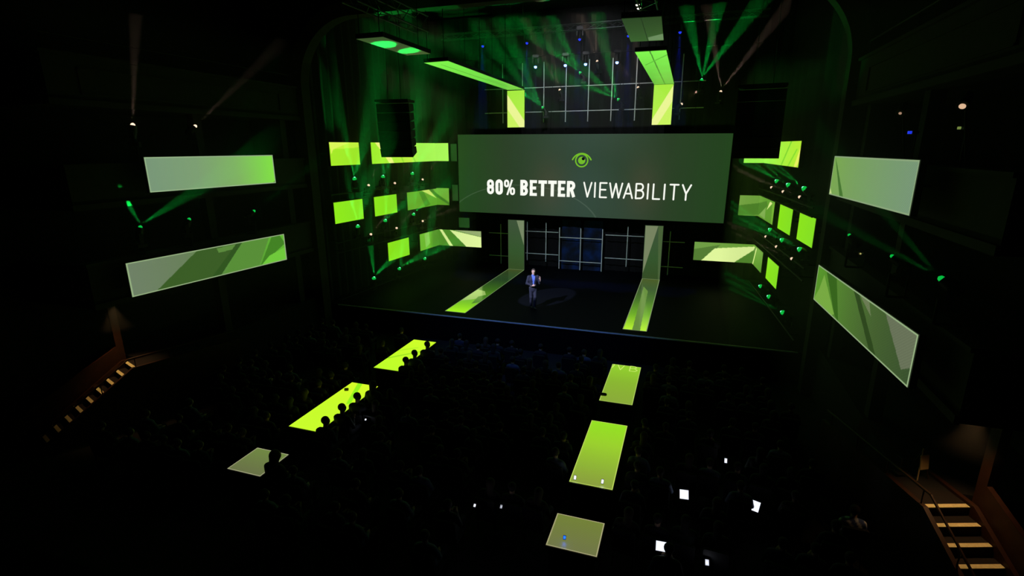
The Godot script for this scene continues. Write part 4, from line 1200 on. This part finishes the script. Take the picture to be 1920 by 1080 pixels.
func frame_of_pipes(label: String, xs: Array, ya: float, yb: float, ys: Array, xa: float, xb: float, hang := false) -> void:
	var o := thing("pipe_frame", label, "pipe frame", Vector3((xa + xb) / 2, ya, -10.2))
	var m := mat("pale pipe", Color(0.95, 0.95, 0.93), 0.55)
	for x in xs:
		part("upright", tube(Vector3(x - (xa + xb) / 2, 0, 0), Vector3(x - (xa + xb) / 2, yb - ya, 0), 0.028), m, o)
	for y in ys:
		part("crossbar", tube(Vector3((xa - xb) / 2, y - ya, 0.05), Vector3((xb - xa) / 2, y - ya, 0.05), 0.024), m, o)
	# thin black stand or hanger that carries it
	for x in [xs[0], xs[-1]] if xs.size() > 1 else [xs[0]]:
		var dx: float = x - (xa + xb) / 2
		part("stand" if not hang else "hanger", tube(Vector3(dx, yb - ya, 0.1), Vector3(dx, 13.2 - ya, 0.1), 0.008, 0.008, 6) if hang else tube(Vector3(dx, -ya, -0.03), Vector3(dx, 0.1, -0.03), 0.02), mats["rigging steel"], o)

func pipe_frames() -> void:
	frame_of_pipes("large pale pipe grid hanging above the main screen", [-5.0, -3.8, -2.55, -1.28, -0.02, 1.25, 2.52, 4.83], 8.55, 11.75, [9.12, 10.42], -6.1, 6.0, true)
	frame_of_pipes("pale pipe frame with one upright, left of the left column", [-5.21], 0.14, 2.63, [0.65, 2.07], -5.97, -4.55)
	frame_of_pipes("pale pipe frame with two uprights, right of the left column", [-3.5, -2.32], 0.46, 2.84, [0.92, 2.28], -3.6, -1.55)
	frame_of_pipes("pale pipe frame with three uprights in front of the blue cloth", [-1.49, -0.21, 1.07], 0.07, 2.58, [0.58, 2.0], -1.45, 1.04)
	frame_of_pipes("pale pipe frame with one upright, left of the right column", [2.5], 0.46, 2.8, [0.92, 2.27], 1.25, 3.42)
	frame_of_pipes("pale pipe frame with one upright, right of the right column", [4.83], 0.13, 2.63, [0.62, 2.05], 4.4, 5.63)
	# two cloth panels behind the middle frame, their blue lit glow painted in
	var cloth := grain("blue dyed cloth", Color(0.0, 0.0, 0.008), Color(0.01, 0.22, 0.5), 0.012, 0.9, 0.3)  # no dye: blotchy blue light of a lit drape put into the colour
	for k in 2:
		var o := thing("cloth_panel", "dark cloth panel with mottled blue light painted in, behind the middle pipe frame, %s half" % ["left", "right"][k], "cloth", Vector3([-0.86, 0.46][k], 0.0, -10.55))
		var st := start()
		for i in 10:
			var a := -0.56 + 0.112 * i
			var za := 0.025 * sin(i * 1.3)
			var zb := 0.025 * sin((i + 1) * 1.3)
			add_hexa(st, [Vector3(a, 3.0, za), Vector3(a + 0.112, 3.0, zb), Vector3(a + 0.112, 0.0, zb), Vector3(a, 0.0, za), Vector3(a, 3.0, za - 0.02), Vector3(a + 0.112, 3.0, zb - 0.02), Vector3(a + 0.112, 0.0, zb - 0.02), Vector3(a, 0.0, za - 0.02)])
		part("cloth", st.commit(), cloth, o)
		part("top_bar", tube(Vector3(-0.6, 3.02, 0), Vector3(0.6, 3.02, 0), 0.03), mats["rigging steel"], o)

# ---------------------------------------------------------------- moving heads and their beams
const LEFT_HEADS := [
	["g", Vector3(-9.48, 5.73, -1.66), [Vector3(-0.169, 0.984, 0.054), Vector3(0.517, 0.808, 0.281)], [Vector3(0.672, 0.508, 0.539), 170.0]],
	["g", Vector3(-9.31, 5.72, -3.85), [Vector3(-0.024, 0.999, -0.045), Vector3(0.645, 0.728, 0.234)]],
	["g", Vector3(-9.11, 5.75, -6.53), [Vector3(0.055, 0.995, -0.084), Vector3(0.681, 0.695, 0.230)]],
	["w", Vector3(-9.40, 5.39, -2.65), [Vector3(0.616, 0.740, 0.269)]],
	["w", Vector3(-9.24, 5.36, -4.83), [Vector3(0.747, 0.617, 0.247)]],
	["w", Vector3(-9.03, 5.40, -7.54), [Vector3(0.711, 0.662, 0.236)]],
	["g", Vector3(-9.48, 3.47, -1.61), [Vector3(-0.204, 0.979, -0.024), Vector3(0.551, 0.786, 0.279)], [Vector3(0.537, 0.640, 0.559), 220.0]],
	["g", Vector3(-9.32, 3.48, -3.78), [Vector3(-0.013, 0.989, -0.146), Vector3(0.824, 0.509, 0.250)]],
	["g", Vector3(-9.12, 3.50, -6.42), [Vector3(0.040, 0.986, -0.160), Vector3(0.810, 0.543, 0.221)]],
	["w", Vector3(-9.41, 2.97, -2.53), [Vector3(0.736, 0.638, 0.228)]],
	["w", Vector3(-9.24, 2.98, -4.72), [Vector3(0.770, 0.599, 0.219)]],
	["w", Vector3(-9.05, 3.03, -7.33), [Vector3(0.815, 0.513, 0.270), Vector3(0.913, 0.331, 0.240)]],
	["g", Vector3(-9.41, 0.67, -2.51), [Vector3(-0.173, 0.971, -0.165), Vector3(0.761, 0.597, 0.252)]],
	["g", Vector3(-9.24, 0.70, -4.73), [Vector3(0.008, 0.966, -0.259), Vector3(0.867, 0.456, 0.202)]],
	["g", Vector3(-9.05, 0.75, -7.35), [Vector3(0.086, 0.958, -0.272), Vector3(0.863, 0.460, 0.209)]],
]
const RIGHT_HEADS := [
	["g", Vector3(9.51, 5.69, -1.15), [Vector3(-0.726, 0.664, -0.181), Vector3(-0.809, 0.557, -0.189)]],
	["g", Vector3(9.35, 5.67, -3.36), [Vector3(-0.736, 0.657, -0.161), Vector3(-0.888, 0.426, -0.170)]],
	["g", Vector3(9.20, 5.69, -5.35), [Vector3(-0.830, 0.537, -0.149), Vector3(-0.748, 0.648, -0.144)]],
	["w", Vector3(9.48, 5.37, -1.60), [Vector3(-0.897, 0.396, -0.195)]],
	["w", Vector3(9.29, 5.37, -4.05), [Vector3(-0.898, 0.406, -0.169)]],
	["w", Vector3(9.13, 5.38, -6.20), [Vector3(-0.861, 0.487, -0.150)]],
	["g", Vector3(9.55, 3.61, -0.63), [Vector3(-0.873, 0.424, -0.242), Vector3(-0.811, 0.530, -0.248)]],
	["g", Vector3(9.36, 3.52, -3.15), [Vector3(-0.927, 0.317, -0.202), Vector3(-0.884, 0.418, -0.211)]],
	["g", Vector3(9.19, 3.59, -5.40), [Vector3(-0.877, 0.443, -0.187), Vector3(-0.811, 0.552, -0.193)]],
	["w", Vector3(9.49, 3.10, -1.53), [Vector3(-0.907, 0.352, -0.232)]],
	["w", Vector3(9.30, 3.10, -4.02), [Vector3(-0.909, 0.364, -0.202)]],
	["w", Vector3(9.14, 3.18, -6.16), [Vector3(-0.938, 0.301, -0.173)]],
	["g", Vector3(9.47, 0.94, -1.67), [Vector3(-0.867, 0.415, -0.276), Vector3(-0.915, 0.312, -0.255)]],
	["g", Vector3(9.29, 0.90, -4.08), [Vector3(-0.869, 0.429, -0.246), Vector3(-0.937, 0.274, -0.216)]],
	["g", Vector3(9.16, 0.9, -5.90), [Vector3(-0.953, 0.238, -0.187)]],
]
# colour, lens, beams, where it stands
const BACK_HEADS := [
	["g", Vector3(-2.48, 9.29, -9.90), [Vector3(-0.625, 0.748, 0.225), Vector3(-0.426, 0.887, 0.180), Vector3(-0.80, 0.56, 0.2)], "lowest on the pipe grid, at its third upright from the left"],
	["g", Vector3(1.70, 9.59, -9.90), [Vector3(-0.921, 0.359, 0.151), Vector3(-0.273, 0.955, 0.114), Vector3(-0.75, 0.62, 0.15)], "in the middle of the pipe grid, left of the right header"],
	["g", Vector3(-0.41, 11.01, -9.90), [Vector3(-0.782, 0.578, 0.234), Vector3(-0.457, 0.865, 0.205)], "high up on the pipe grid, near its middle"],
	["g", Vector3(5.78, 10.38, -9.90), [Vector3(-0.296, 0.950, 0.102), Vector3(0.577, 0.812, 0.091), Vector3(0.15, 0.98, 0.1)], "at the right end of the pipe grid's upper bar"],
	["w", Vector3(-1.55, 10.19, -9.90), [Vector3(-0.447, 0.873, 0.197), Vector3(-0.211, 0.966, 0.150)], "under the pipe grid's upper bar, left of its middle"],
	["w", Vector3(0.46, 11.55, -9.90), [Vector3(-0.365, 0.910, 0.198), Vector3(-0.081, 0.984, 0.160)], "at the top of the pipe grid"],
	["w", Vector3(2.67, 10.16, -9.90), [Vector3(-0.669, 0.730, 0.140), Vector3(-0.079, 0.991, 0.108)], "on the pipe grid, just left of the right header"],
	["w", Vector3(4.88, 9.28, -9.90), [Vector3(0.747, 0.665, 0.029)], "at the pipe grid's rightmost upright"],
	["w", Vector3(6.74, 9.81, -9.90), [Vector3(-0.258, 0.963, 0.077), Vector3(0.575, 0.813, 0.094)], "to the right of the pipe grid, brightest of the white ones"],
]

func side_row(side: String, heads: Array) -> void:
	var tiers := ["below the top row of %s wall panels", "below the middle row of %s wall panels", "below the bottom row of %s wall panels"]
	var rank := ["nearest the arch", "second from the arch", "furthest from the arch"]
	var seen := {}
	for h in heads:
		var p: Vector3 = h[1]
		var tier := 0 if p.y > 5 else (1 if p.y > 2.5 else 2)
		var key: String = h[0] + str(tier)
		seen[key] = seen.get(key, -1) + 1
		var green: bool = h[0] == "g"
		var dirs := []
		for d in h[2]:
			dirs.append(d.normalized())
		moving_head("%s moving head light %s, %s" % ["green" if green else "white", tiers[tier] % side, rank[seen[key]]], p, dirs, GREEN if green else WARM, (90.0 if side == "left" else (200.0 if tier < 2 else 90.0)) if green else (30.0 if side == "left" else 100.0), (6.5 if side == "left" else 2.8) if green else (3.2 if side == "left" else 1.8), 0.115 if green else 0.07, 0.49 if green else 1.2, "moving heads on the %s stage wall" % side)
		if h.size() > 3:
			add_beam(get_child(get_child_count() - 1), h[3][0].normalized(), GREEN, h[3][1], 2.4, Vector3(0, 0.12, 0) + h[3][0] * 0.12)
	# the pipes they stand on
	var s := -1.0 if side == "left" else 1.0
	var k := 0
	for y in ([5.16, 4.82, 2.92, 2.45, 0.22] if s < 0 else [5.16, 4.86, 3.07, 2.63, 0.42]):
		var o := thing("side_pipe", "black pipe carrying a row of lights on the %s stage wall, %s from the top" % [side, ["first", "second", "third", "fourth", "fifth"][k]], "pipe", Vector3(s * 9.3, y, -4.6))
		part("pipe", tube(Vector3(s * 0.32, 0, 4.6), Vector3(-s * 0.36, 0, -4.4), 0.03), mats["rigging steel"], o)
		for z in [3.9, -0.1, -4.1]:
			part("bracket", tube(Vector3(s * 0.03 * z * 2.2, 0, z), Vector3(s * 1.1, 0, z), 0.02), mats["rigging steel"], o)
		k += 1

func beams() -> void:
	side_row("left", LEFT_HEADS)
	side_row("right", RIGHT_HEADS)
	for h in BACK_HEADS:
		var green: bool = h[0] == "g"
		var dirs := []
		for d in h[2]:
			dirs.append(d.normalized())
		moving_head("%s moving head light %s" % ["green" if green else "white", h[3]], h[1], dirs, GREEN if green else WARM, 125.0 if green else 46.0, 6.5 if green else 4.5, 0.105 if green else 0.08, 0.49 if green else 1.2, "moving heads above the main screen").get_node("base")
		var top: float = 13.2 - h[1].y
		part("drop_arm", tube(Vector3(0, -0.3, -0.25), Vector3(0, top, -0.1), 0.015), mats["rigging steel"], get_child(get_child_count() - 1))
	var k := 0
	for x in [-6.07, -3.46, -0.53, 2.02, 4.57]:
		moving_head("blue lamp on the back truss, %s from the left" % ["first", "second", "third", "fourth", "fifth"][k], Vector3(x, 12.74, -9.9), [Vector3(0.03, -0.984, 0.18).normalized()], BLUE, 26.0, 7.0, 0.085, 1.6, "blue lamps on the back truss", 1)
		k += 1
	k = 0
	for x in [-2.96, -1.28, -0.17, 1.5]:
		moving_head("white-blue lamp on the batten above the pipe grid, %s from the left" % ["first", "second", "third", "fourth"][k], Vector3(x, 11.5, -9.9), [Vector3(0.06, -0.975, 0.215).normalized()], Color(0.45, 0.6, 1.0), 16.0, 6.0, 0.1, 6.0, "white-blue lamps on the batten", 1)
		k += 1
	# lights on the balconies
	for h in [
		["w", Vector3(-9.78, 7.82, 8.38), [Vector3(0.134, 0.983, -0.123)], "bright white moving head above the upper left wall screen, nearer the camera", 200.0],
		["w", Vector3(-9.95, 7.87, 6.19), [Vector3(0.496, 0.687, -0.532)], "white moving head above the upper left wall screen, nearer the stage", 120.0],
		["g", Vector3(-9.90, 4.88, 8.65), [Vector3(-0.291, 0.932, 0.215), Vector3(0.452, 0.507, -0.734)], "bright green moving head above the lower left wall screen, nearest the camera", 420.0],
		["g", Vector3(-9.75, 4.93, 7.13), [Vector3(0.248, 0.857, -0.452)], "green moving head above the middle of the lower left wall screen", 150.0],
		["g", Vector3(-9.69, 4.91, 4.48), [Vector3(0.524, 0.593, -0.611)], "green moving head above the lower left wall screen, nearest the stage", 120.0],
		["g", Vector3(9.95, 4.89, 9.05), [Vector3(-0.805, 0.425, -0.415), Vector3(-0.570, 0.727, -0.383)], "bright green moving head above the lower right wall screen, nearest the camera", 130.0],
		["g", Vector3(9.75, 4.93, 7.25), [Vector3(-0.776, 0.526, -0.349)], "green moving head above the middle of the lower right wall screen", 20.0],
		["g", Vector3(9.69, 4.90, 4.28), [Vector3(-0.633, 0.725, -0.272)], "green moving head above the lower right wall screen, nearest the stage", 15.0]]:
		var dirs := []
		for d in h[2]:
			dirs.append(d.normalized())
		var green: bool = h[0] == "g"
		var o := moving_head(h[3], h[1], dirs, GREEN if green else WARM, h[4] * 0.2, 6.5 if h[4] > 400 else 3.6, 0.068 if h[4] > 100 else 0.05, 0.49 if green else 1.6, "moving heads on the balconies")
		var low: float = 4.08 if h[1].y < 6 else 6.78
		part("stand", tube(Vector3(0, low - h[1].y, 0), Vector3(0, -0.35, 0), 0.03), mats["rigging steel"], o)
		part("foot", tube(Vector3(0, low - h[1].y, 0), Vector3(signf(h[1].x) * 0.4, low - h[1].y, 0), 0.03), mats["rigging steel"], o)
	# unlit-looking fittings on the right balcony that only glint
	for g in [[Vector3(9.9, 7.8, 8.54), Color(1.0, 0.82, 0.66), 0.75, 0.05, "round warm spotlight glowing above the upper right wall screen, nearer the camera"], [Vector3(9.95, 7.86, 5.47), Color(1.0, 0.8, 0.66), 0.4, 0.03, "small warm spotlight above the upper right wall screen, nearer the stage"]]:
		var o := thing("spotlight", g[4], "stage light", g[0])
		var d := Vector3(-0.35, -0.5, 0.5).normalized()
		part("can", tube(-d * 0.3, Vector3.ZERO, 0.07, 0.1, 14), mats["fixture black"], o)
		part("lens", tube(Vector3.ZERO, d * 0.012, g[3], g[3], 14), glow("warm lens %.1f" % g[2], g[1], g[2]), o)
		part("yoke", tube(-d * 0.15, -d * 0.15 + Vector3(0.2, -1.1, 0), 0.02), mats["rigging steel"], o)
	for g in [[Vector3(9.98, 7.43, 6.15), Color(0.15, 0.25, 1.0), 0.8, Vector3(0.09, 0.06, 0.09), "small blue lit display on the right balcony above the upper wall screen"], [Vector3(9.98, 7.45, 8.38), Color(0.6, 0.7, 0.35), 0.5, Vector3(0.06, 0.045, 0.06), "tiny yellow-green light on the right balcony above the upper wall screen"], [Vector3(9.98, 4.45, 4.3), Color(0.9, 0.85, 0.5), 0.6, Vector3(0.06, 0.035, 0.06), "tiny yellow light below the right green moving heads, nearer the stage"], [Vector3(9.98, 4.4, 7.2), Color(0.9, 0.85, 0.5), 0.6, Vector3(0.06, 0.035, 0.06), "tiny yellow light below the right green moving heads, in the middle"]]:
		var o := thing("control_light", g[4], "indicator light", g[0])
		part("box", chamfer_box(g[3] * 1.3, 0.01), mats["fixture black"], o, Vector3(0.11, 0, -0.06))
		part("light_face", chamfer_box(g[3] * Vector3(0.7, 1, 0.7), 0.005), glow("indicator " + g[1].to_html(), g[1], g[2]), o)
		var low: float = 6.78 if g[0].y > 6 else 4.08
		part("post", tube(Vector3(0.14, low - g[0].y, -0.06), Vector3(0.14, -0.02, -0.06), 0.02), mats["rigging steel"], o)

func spot_can(label: String, at: Vector3, target: Vector3, c: Color, energy: float, angle: float, blend: float) -> void:
	var d := (target - at).normalized()
	var o := thing("front_spotlight", label, "stage light", at)
	part("can", tube(-d * 0.5, Vector3.ZERO, 0.12, 0.14, 16), mats["fixture black"], o)
	part("lens", tube(Vector3.ZERO, d * 0.015, 0.12, 0.12, 16), glow("front lens", Color(0.8, 0.88, 1.0), 1.5), o)
	part("yoke", tube(-d * 0.25, Vector3(0, 14.6 - at.y, 0) - d * 0.25, 0.025), mats["rigging steel"], o)
	var sp := SpotLight3D.new()
	sp.name = "light"
	sp.light_color = c
	sp.light_energy = energy
	sp.spot_angle = angle
	sp.spot_angle_attenuation = blend
	sp.spot_range = 80.0
	sp.spot_attenuation = 2.0
	sp.light_size = 0.06
	sp.shadow_enabled = true
	o.add_child(sp)
	sp.transform = Transform3D(Basis.looking_at(d), d * 0.05)

func front_lights() -> void:
	spot_can("followspot hanging from the ceiling on the left, aimed at the presenter", Vector3(-6.5, 12.6, 12.0), Vector3(-0.95, 0.6, -3.4), Color(0.8, 0.84, 1.0), 900.0, 3.1, 0.12)
	spot_can("unseen front wash light added to brighten the back of the stage", Vector3(0.5, 13.2, 7.5), Vector3(0, 1.4, -10.0), Color(0.85, 0.9, 1.0), 110.0, 13.0, 0.9)  # unseen lamp, added to light the pale pipes
	spot_can("unseen blue front wash light added to brighten the stage edge", Vector3(-1.0, 13.2, 9.5), Vector3(-0.5, 0, -1.5), Color(0.4, 0.55, 1.0), 70.0, 22.0, 0.9)  # made-up lamp that lifts the edge nosing and tints the deck navy
	spot_can("added wash light inside the arch that brightens the pipe grid", Vector3(0.2, 13.0, -2.0), Vector3(0, 10.0, -10.2), Color(0.95, 0.96, 1.0), 28.0, 33.0, 0.8)  # lamp put in only to light the hanging pipe grid

func speaker_arrays() -> void:
	for s in [-1.0, 1.0]:
		var side := "left" if s < 0 else "right"
		var c := Vector3(-6.72, 6.85, -1.2) if s < 0 else Vector3(7.72, 6.83, -0.6)
		var o := thing("speaker_array", "black hanging line array of loudspeakers in front of the %s top LED panel" % side, "loudspeaker", c, deg_to_rad(8.0 * -s))
		var m := mat("speaker black", Color(0.035, 0.035, 0.037), 0.75)
		var p := Vector3.ZERO
		for k in 6:
			var tilt := deg_to_rad(14.0 - 1.6 * k)
			var st := start()
			var h := 0.36
			var w := 0.74
			add_hexa(st, [Vector3(-w, h / 2, 0.3), Vector3(w, h / 2, 0.3), Vector3(w, -h / 2, 0.3), Vector3(-w, -h / 2, 0.3), Vector3(-w * 0.94, h * 0.38, -0.35), Vector3(w * 0.94, h * 0.38, -0.35), Vector3(w * 0.94, -h * 0.38, -0.35), Vector3(-w * 0.94, -h * 0.38, -0.35)])
			var b := part("cabinet", st.commit(), m, o, p + Vector3(0, h / 2, 0), Vector3(tilt, 0, 0))
			part("grille", box(Vector3(-w * 0.95, -h * 0.44, 0.3), Vector3(w * 0.95, h * 0.44, 0.315)), mat("speaker grille", Color(0.05, 0.05, 0.052), 0.5, 0.5), b)
			p += Vector3(0, h * 1.03 * cos(tilt), h * 1.03 * sin(tilt) * 0.4)
		part("fly_frame", chamfer_box(Vector3(1.5, 0.1, 0.8), 0.02), m, o, p + Vector3(0, 0.08, 0))
		for x in [-0.3, 0.3]:
			part("chain", tube(p + Vector3(x, 0.1, 0), p + Vector3(x * 0.8, 14.5 - c.y - p.y + 0.0, 0), 0.012, 0.012, 6), mat("chain steel", Color(0.3, 0.3, 0.3), 0.4, 0.8), o)

# ---------------------------------------------------------------- audience
func audience() -> void:
	var shirts := [Color(0.006, 0.0065, 0.009), Color(0.01, 0.016, 0.04), Color(0.08, 0.1, 0.17), Color(0.009, 0.009, 0.01), Color(0.005, 0.005, 0.006), Color(0.015, 0.02, 0.016)]
	var hairs := [Color(0.01, 0.007, 0.005), Color(0.006, 0.005, 0.005), Color(0.02, 0.012, 0.008), Color(0.035, 0.02, 0.012), Color(0.008, 0.007, 0.006), Color(0.007, 0.006, 0.005)]
	var skins := [Color(0.4, 0.24, 0.17), Color(0.34, 0.2, 0.14), Color(0.44, 0.28, 0.21), Color(0.4, 0.25, 0.19), Color(0.16, 0.09, 0.06), Color(0.38, 0.24, 0.17)]
	var kinds := []
	var m := skin_mat("audience cloth", 0.85)
	for k in 6:
		kinds.append(seated_mesh(k, shirts[k], Color(0.012, 0.013, 0.02), hairs[k], skins[k]))
	var chair: Node3D = null
	var rows := [2.3, 2.97, 3.75, 4.55, 5.35, 6.05, 6.75, 7.45, 8.13, 8.83, 9.63, 10.5, 11.4, 12.3]
	var forced := {"0_2": 4, "0_3": 2, "0_4": 0, "0_7": 5, "0_8": 0, "0_9": 4, "0_10": 1, "0_12": 3}
	var ranks := {"0_2": "beside the left runway nearest the stage, furthest forward", "0_3": "beside the left runway nearest the stage, second from the front", "0_4": "beside the left runway nearest the stage, at its near end", "0_7": "beside the middle left runway, at its far end", "0_8": "beside the middle left runway, second from its far end", "0_9": "beside the middle left runway, third from its far end", "0_10": "beside the middle left runway, at its near end", "0_12": "in front of the short left runway"}
	for r in rows.size():
		var seats := []
		for j in 12:
			seats.append([-3.05 + 0.555 * j, j])
		for j in 8:
			seats.append([-4.98 - 0.555 * j, 20 + j])
			seats.append([4.98 + 0.555 * j, 40 + j])
		for q in seats:
			var key := "%d_%d" % [q[1], r]
			var kind := rng.randi() % 6
			var x: float = q[0] + rng.randf_range(-0.03, 0.03)
			var z: float = rows[r] + rng.randf_range(-0.03, 0.03)
			var turn := rng.randf_range(-0.12, 0.12) - x * 0.02
			var take := rng.randf() < 0.62
			if q[1] == 0:
				take = forced.has(key)
				if take:
					kind = forced[key]
					x = -3.03
					z = {2: 3.8, 3: 4.67, 4: 5.38, 7: 7.5, 8: 8.17, 9: 8.84, 10: 9.7, 12: 11.44}[r]
			if r >= 12 and absf(x - 4.0) < 1.3 or r == 13 and x < -2.5:
				take = false
			for spot in [Vector2(5.78, 11.35), Vector2(5.75, 12.0), Vector2(7.03, 7.6), Vector2(6.06, 9.3), Vector2(7.55, 9.2), Vector2(6.5, 11.3), Vector2(1.9, 11.5), Vector2(2.4, 11.4), Vector2(1.9, 12.2), Vector2(-2.6, 8.8)]:
				if spot.distance_to(Vector2(x, z)) < 0.5 and q[1] != 0 or Vector2(9.32, 9.0).distance_to(Vector2(x, z)) < 0.7:
					take = false
			if not take:
				continue
			var o: Node3D
			if ranks.has(key):
				o = thing("person", "seated audience member silhouetted %s" % ranks[key], "person", Vector3(x, STALLS, z), 0.04 * (r % 3 - 1))
				o.scale = Vector3.ONE * (1.22 if r == 12 else 1.15)
			else:
				o = thing("person", "audience member sitting in the dark stalls, seen from behind", "person", Vector3(x, STALLS, z), turn, "audience in the stalls")
			part("body", kinds[kind], m, o)
			if chair == null:
				chair = make_chair()
				chair.position = Vector3(x, STALLS, z)
				chair.rotation.y = turn
			else:
				copy_of(chair, "theatre_chair", Vector3(x, STALLS, z), turn)

func device(label: String, called: String, at: Vector3, size: Vector2, c: Color, energy: float, tilt: float, yaw := 0.0, group := "") -> void:
	var o := thing(called, label, called.replace("_", " "), at, yaw, group)
	var b := part("body", chamfer_box(Vector3(size.x + 0.012, size.y + 0.02, 0.012), 0.004), mat("device black", Color(0.02, 0.02, 0.022), 0.4), o, Vector3.ZERO, Vector3(tilt, 0, 0))
	var st := start()
	quad(st, Vector3(-size.x / 2, size.y / 2, 0.0065), Vector3(size.x / 2, size.y / 2, 0.0065), Vector3(size.x / 2, -size.y / 2, 0.0065), Vector3(-size.x / 2, -size.y / 2, 0.0065))
	part("screen", st.commit(), glow("device screen %s %.1f" % [c.to_html(), energy], c, energy), b)
	var l := OmniLight3D.new()
	l.name = "screen_light"
	l.light_color = c
	l.light_energy = 0.012 * energy
	l.light_size = size.x * 0.4
	l.omni_range = 40.0
	l.omni_attenuation = 2.0
	l.shadow_enabled = true
	o.add_child(l)
	l.position = Basis(Vector3.RIGHT, tilt) * Vector3(0, 0, 0.03)

func handhelds() -> void:
	var white := Color(0.92, 0.94, 1.0)
	device("bright white phone screen held up on the right, alone above the tablets", "phone", Vector3(7.03, -0.45, 7.24), Vector2(0.06, 0.11), white, 1.1, -0.7)
	device("bright white tablet to the right of the runway, the upper left one", "tablet", Vector3(6.06, -0.48, 8.9), Vector2(0.19, 0.2), white, 1.2, -0.8, 0.1)
	device("bright white tablet turned askew on the far right of the stalls", "tablet", Vector3(7.55, -0.48, 8.83), Vector2(0.17, 0.22), white, 1.2, -0.8, -0.35)
	device("bright white tablet with a dark head in front of it, at the bottom right", "tablet", Vector3(5.69, -0.2, 11.04), Vector2(0.27, 0.17), white, 1.2, -0.8, 0.05)
	device("pale phone screen at the bottom edge, right of the tablet with the head", "phone", Vector3(6.5, -0.45, 10.9), Vector2(0.065, 0.1), white, 0.9, -0.8, 0.1)
	device("small white phone screen in the middle of the stalls, the left of a pair", "phone", Vector3(1.82, -0.2, 11.07), Vector2(0.045, 0.06), white, 0.9, -0.8)
	device("small greyish phone screen in the middle of the stalls, the right of a pair", "phone", Vector3(2.37, -0.2, 10.93), Vector2(0.045, 0.07), white, 0.35, -0.8)
	device("tiny white phone light right of the middle left runway", "phone", Vector3(-2.6, -0.3, 8.52), Vector2(0.045, 0.045), white, 1.0, -0.7)
	device("small white phone standing on the right middle runway's left corner", "phone", Vector3(3.63, -0.27, 9.35), Vector2(0.05, 0.09), white, 1.1, -0.6)
	device("small white phone standing on the right middle runway's right corner", "phone", Vector3(4.26, -0.27, 9.3), Vector2(0.05, 0.09), white, 1.1, -0.6)
	device("small blue glowing phone on the shortest right runway", "phone", Vector3(3.83, -0.28, 11.3), Vector2(0.045, 0.06), Color(0.1, 0.35, 1.0), 1.6, -0.6)
	# dark head in front of the tablet
	var o := thing("person", "dark figure bent over the bright tablet at the bottom right", "person", Vector3(5.77, STALLS, 11.42))
	o.scale = Vector3.ONE * 1.05
	part("body", seated_mesh(1, Color(0.03, 0.03, 0.035), Color(0.03, 0.03, 0.04), Color(0.012, 0.01, 0.01), Color(0.45, 0.28, 0.2)), skin_mat("audience cloth", 0.85), o)
	var ch := copy_of(get_node("theatre_chair"), "theatre_chair", Vector3(5.77, STALLS, 11.44))
	ch.set_meta("label", "black upholstered chair in the dark stalls, hidden under its sitter")
	var guest := thing("person", "audience member in a blue and white patterned shirt at the far right of the stalls", "person", Vector3(9.32, STALLS, 9.0))
	part("body", seated_mesh(0, Color(0.05, 0.08, 0.25), Color(0.02, 0.02, 0.03), Color(0.012, 0.01, 0.01), Color(0.45, 0.28, 0.2), Color(0.5, 0.52, 0.6)), skin_mat("audience cloth", 0.85), guest)
	copy_of(get_node("theatre_chair"), "theatre_chair", Vector3(9.32, STALLS, 9.0))
	# things standing in the right side box
	var wood: Material = mats["stair timber"]
	var pale := mat("pale board", Color(0.7, 0.6, 0.42), 0.7)
	var ez := thing("easel", "small easel with a pale board standing in the right side box", "easel", Vector3(10.55, 0.58, 8.32), 0.5)
	part("leg", tube(Vector3(-0.13, 0, 0.1), Vector3(-0.02, 0.66, 0), 0.012), pale, ez)
	part("leg", tube(Vector3(0.13, 0, 0.1), Vector3(0.02, 0.66, 0), 0.012), wood, ez)
	part("leg", tube(Vector3(0, 0, -0.22), Vector3(0, 0.66, 0), 0.012), wood, ez)
	part("board", chamfer_box(Vector3(0.2, 0.3, 0.02), 0.004), pale, ez, Vector3(0, 0.38, 0.06), Vector3(-0.15, 0, 0))
	var sd := thing("stand", "thin metal stand with a flat top in the right side box", "stand", Vector3(10.2, 0.64, 8.36), 0.4)
	part("post", tube(Vector3.ZERO, Vector3(0, 0.36, 0), 0.012), mats["chain steel"], sd)
	part("top", chamfer_box(Vector3(0.26, 0.02, 0.16), 0.005), mats["chain steel"], sd, Vector3(0.05, 0.37, 0))
	part("foot", chamfer_box(Vector3(0.2, 0.02, 0.2), 0.005), mats["chain steel"], sd, Vector3(0, 0.01, 0))
	# small things lying on the runways
	var st := start()
	add_tube(st, Vector3(-0.1, 0.05, 0), Vector3(0.1, 0.05, 0), 0.05, 0.05, 12)
	add_tube(st, Vector3(0.1, 0.05, 0), Vector3(0.14, 0.05, 0), 0.05, 0.03, 12)
	var bag := thing("pouch", "small black rounded pouch lying on the left edge of the first right runway", "pouch", Vector3(3.55, -0.347, 4.86))
	part("body", st.commit(), mat("device black", Color(0.02, 0.02, 0.022), 0.4), bag)
	var cam := thing("compact_camera", "small dark camera lying on the far left edge of the middle left runway", "camera", Vector3(-4.3, -0.347, 7.05), 0.4)
	part("body", chamfer_box(Vector3(0.13, 0.08, 0.05), 0.01), mats["device black"], cam, Vector3(0, 0.04, 0))
	part("lens", tube(Vector3(0, 0.04, 0.02), Vector3(0, 0.04, 0.05), 0.028, 0.026, 12), mats["device black"], cam)
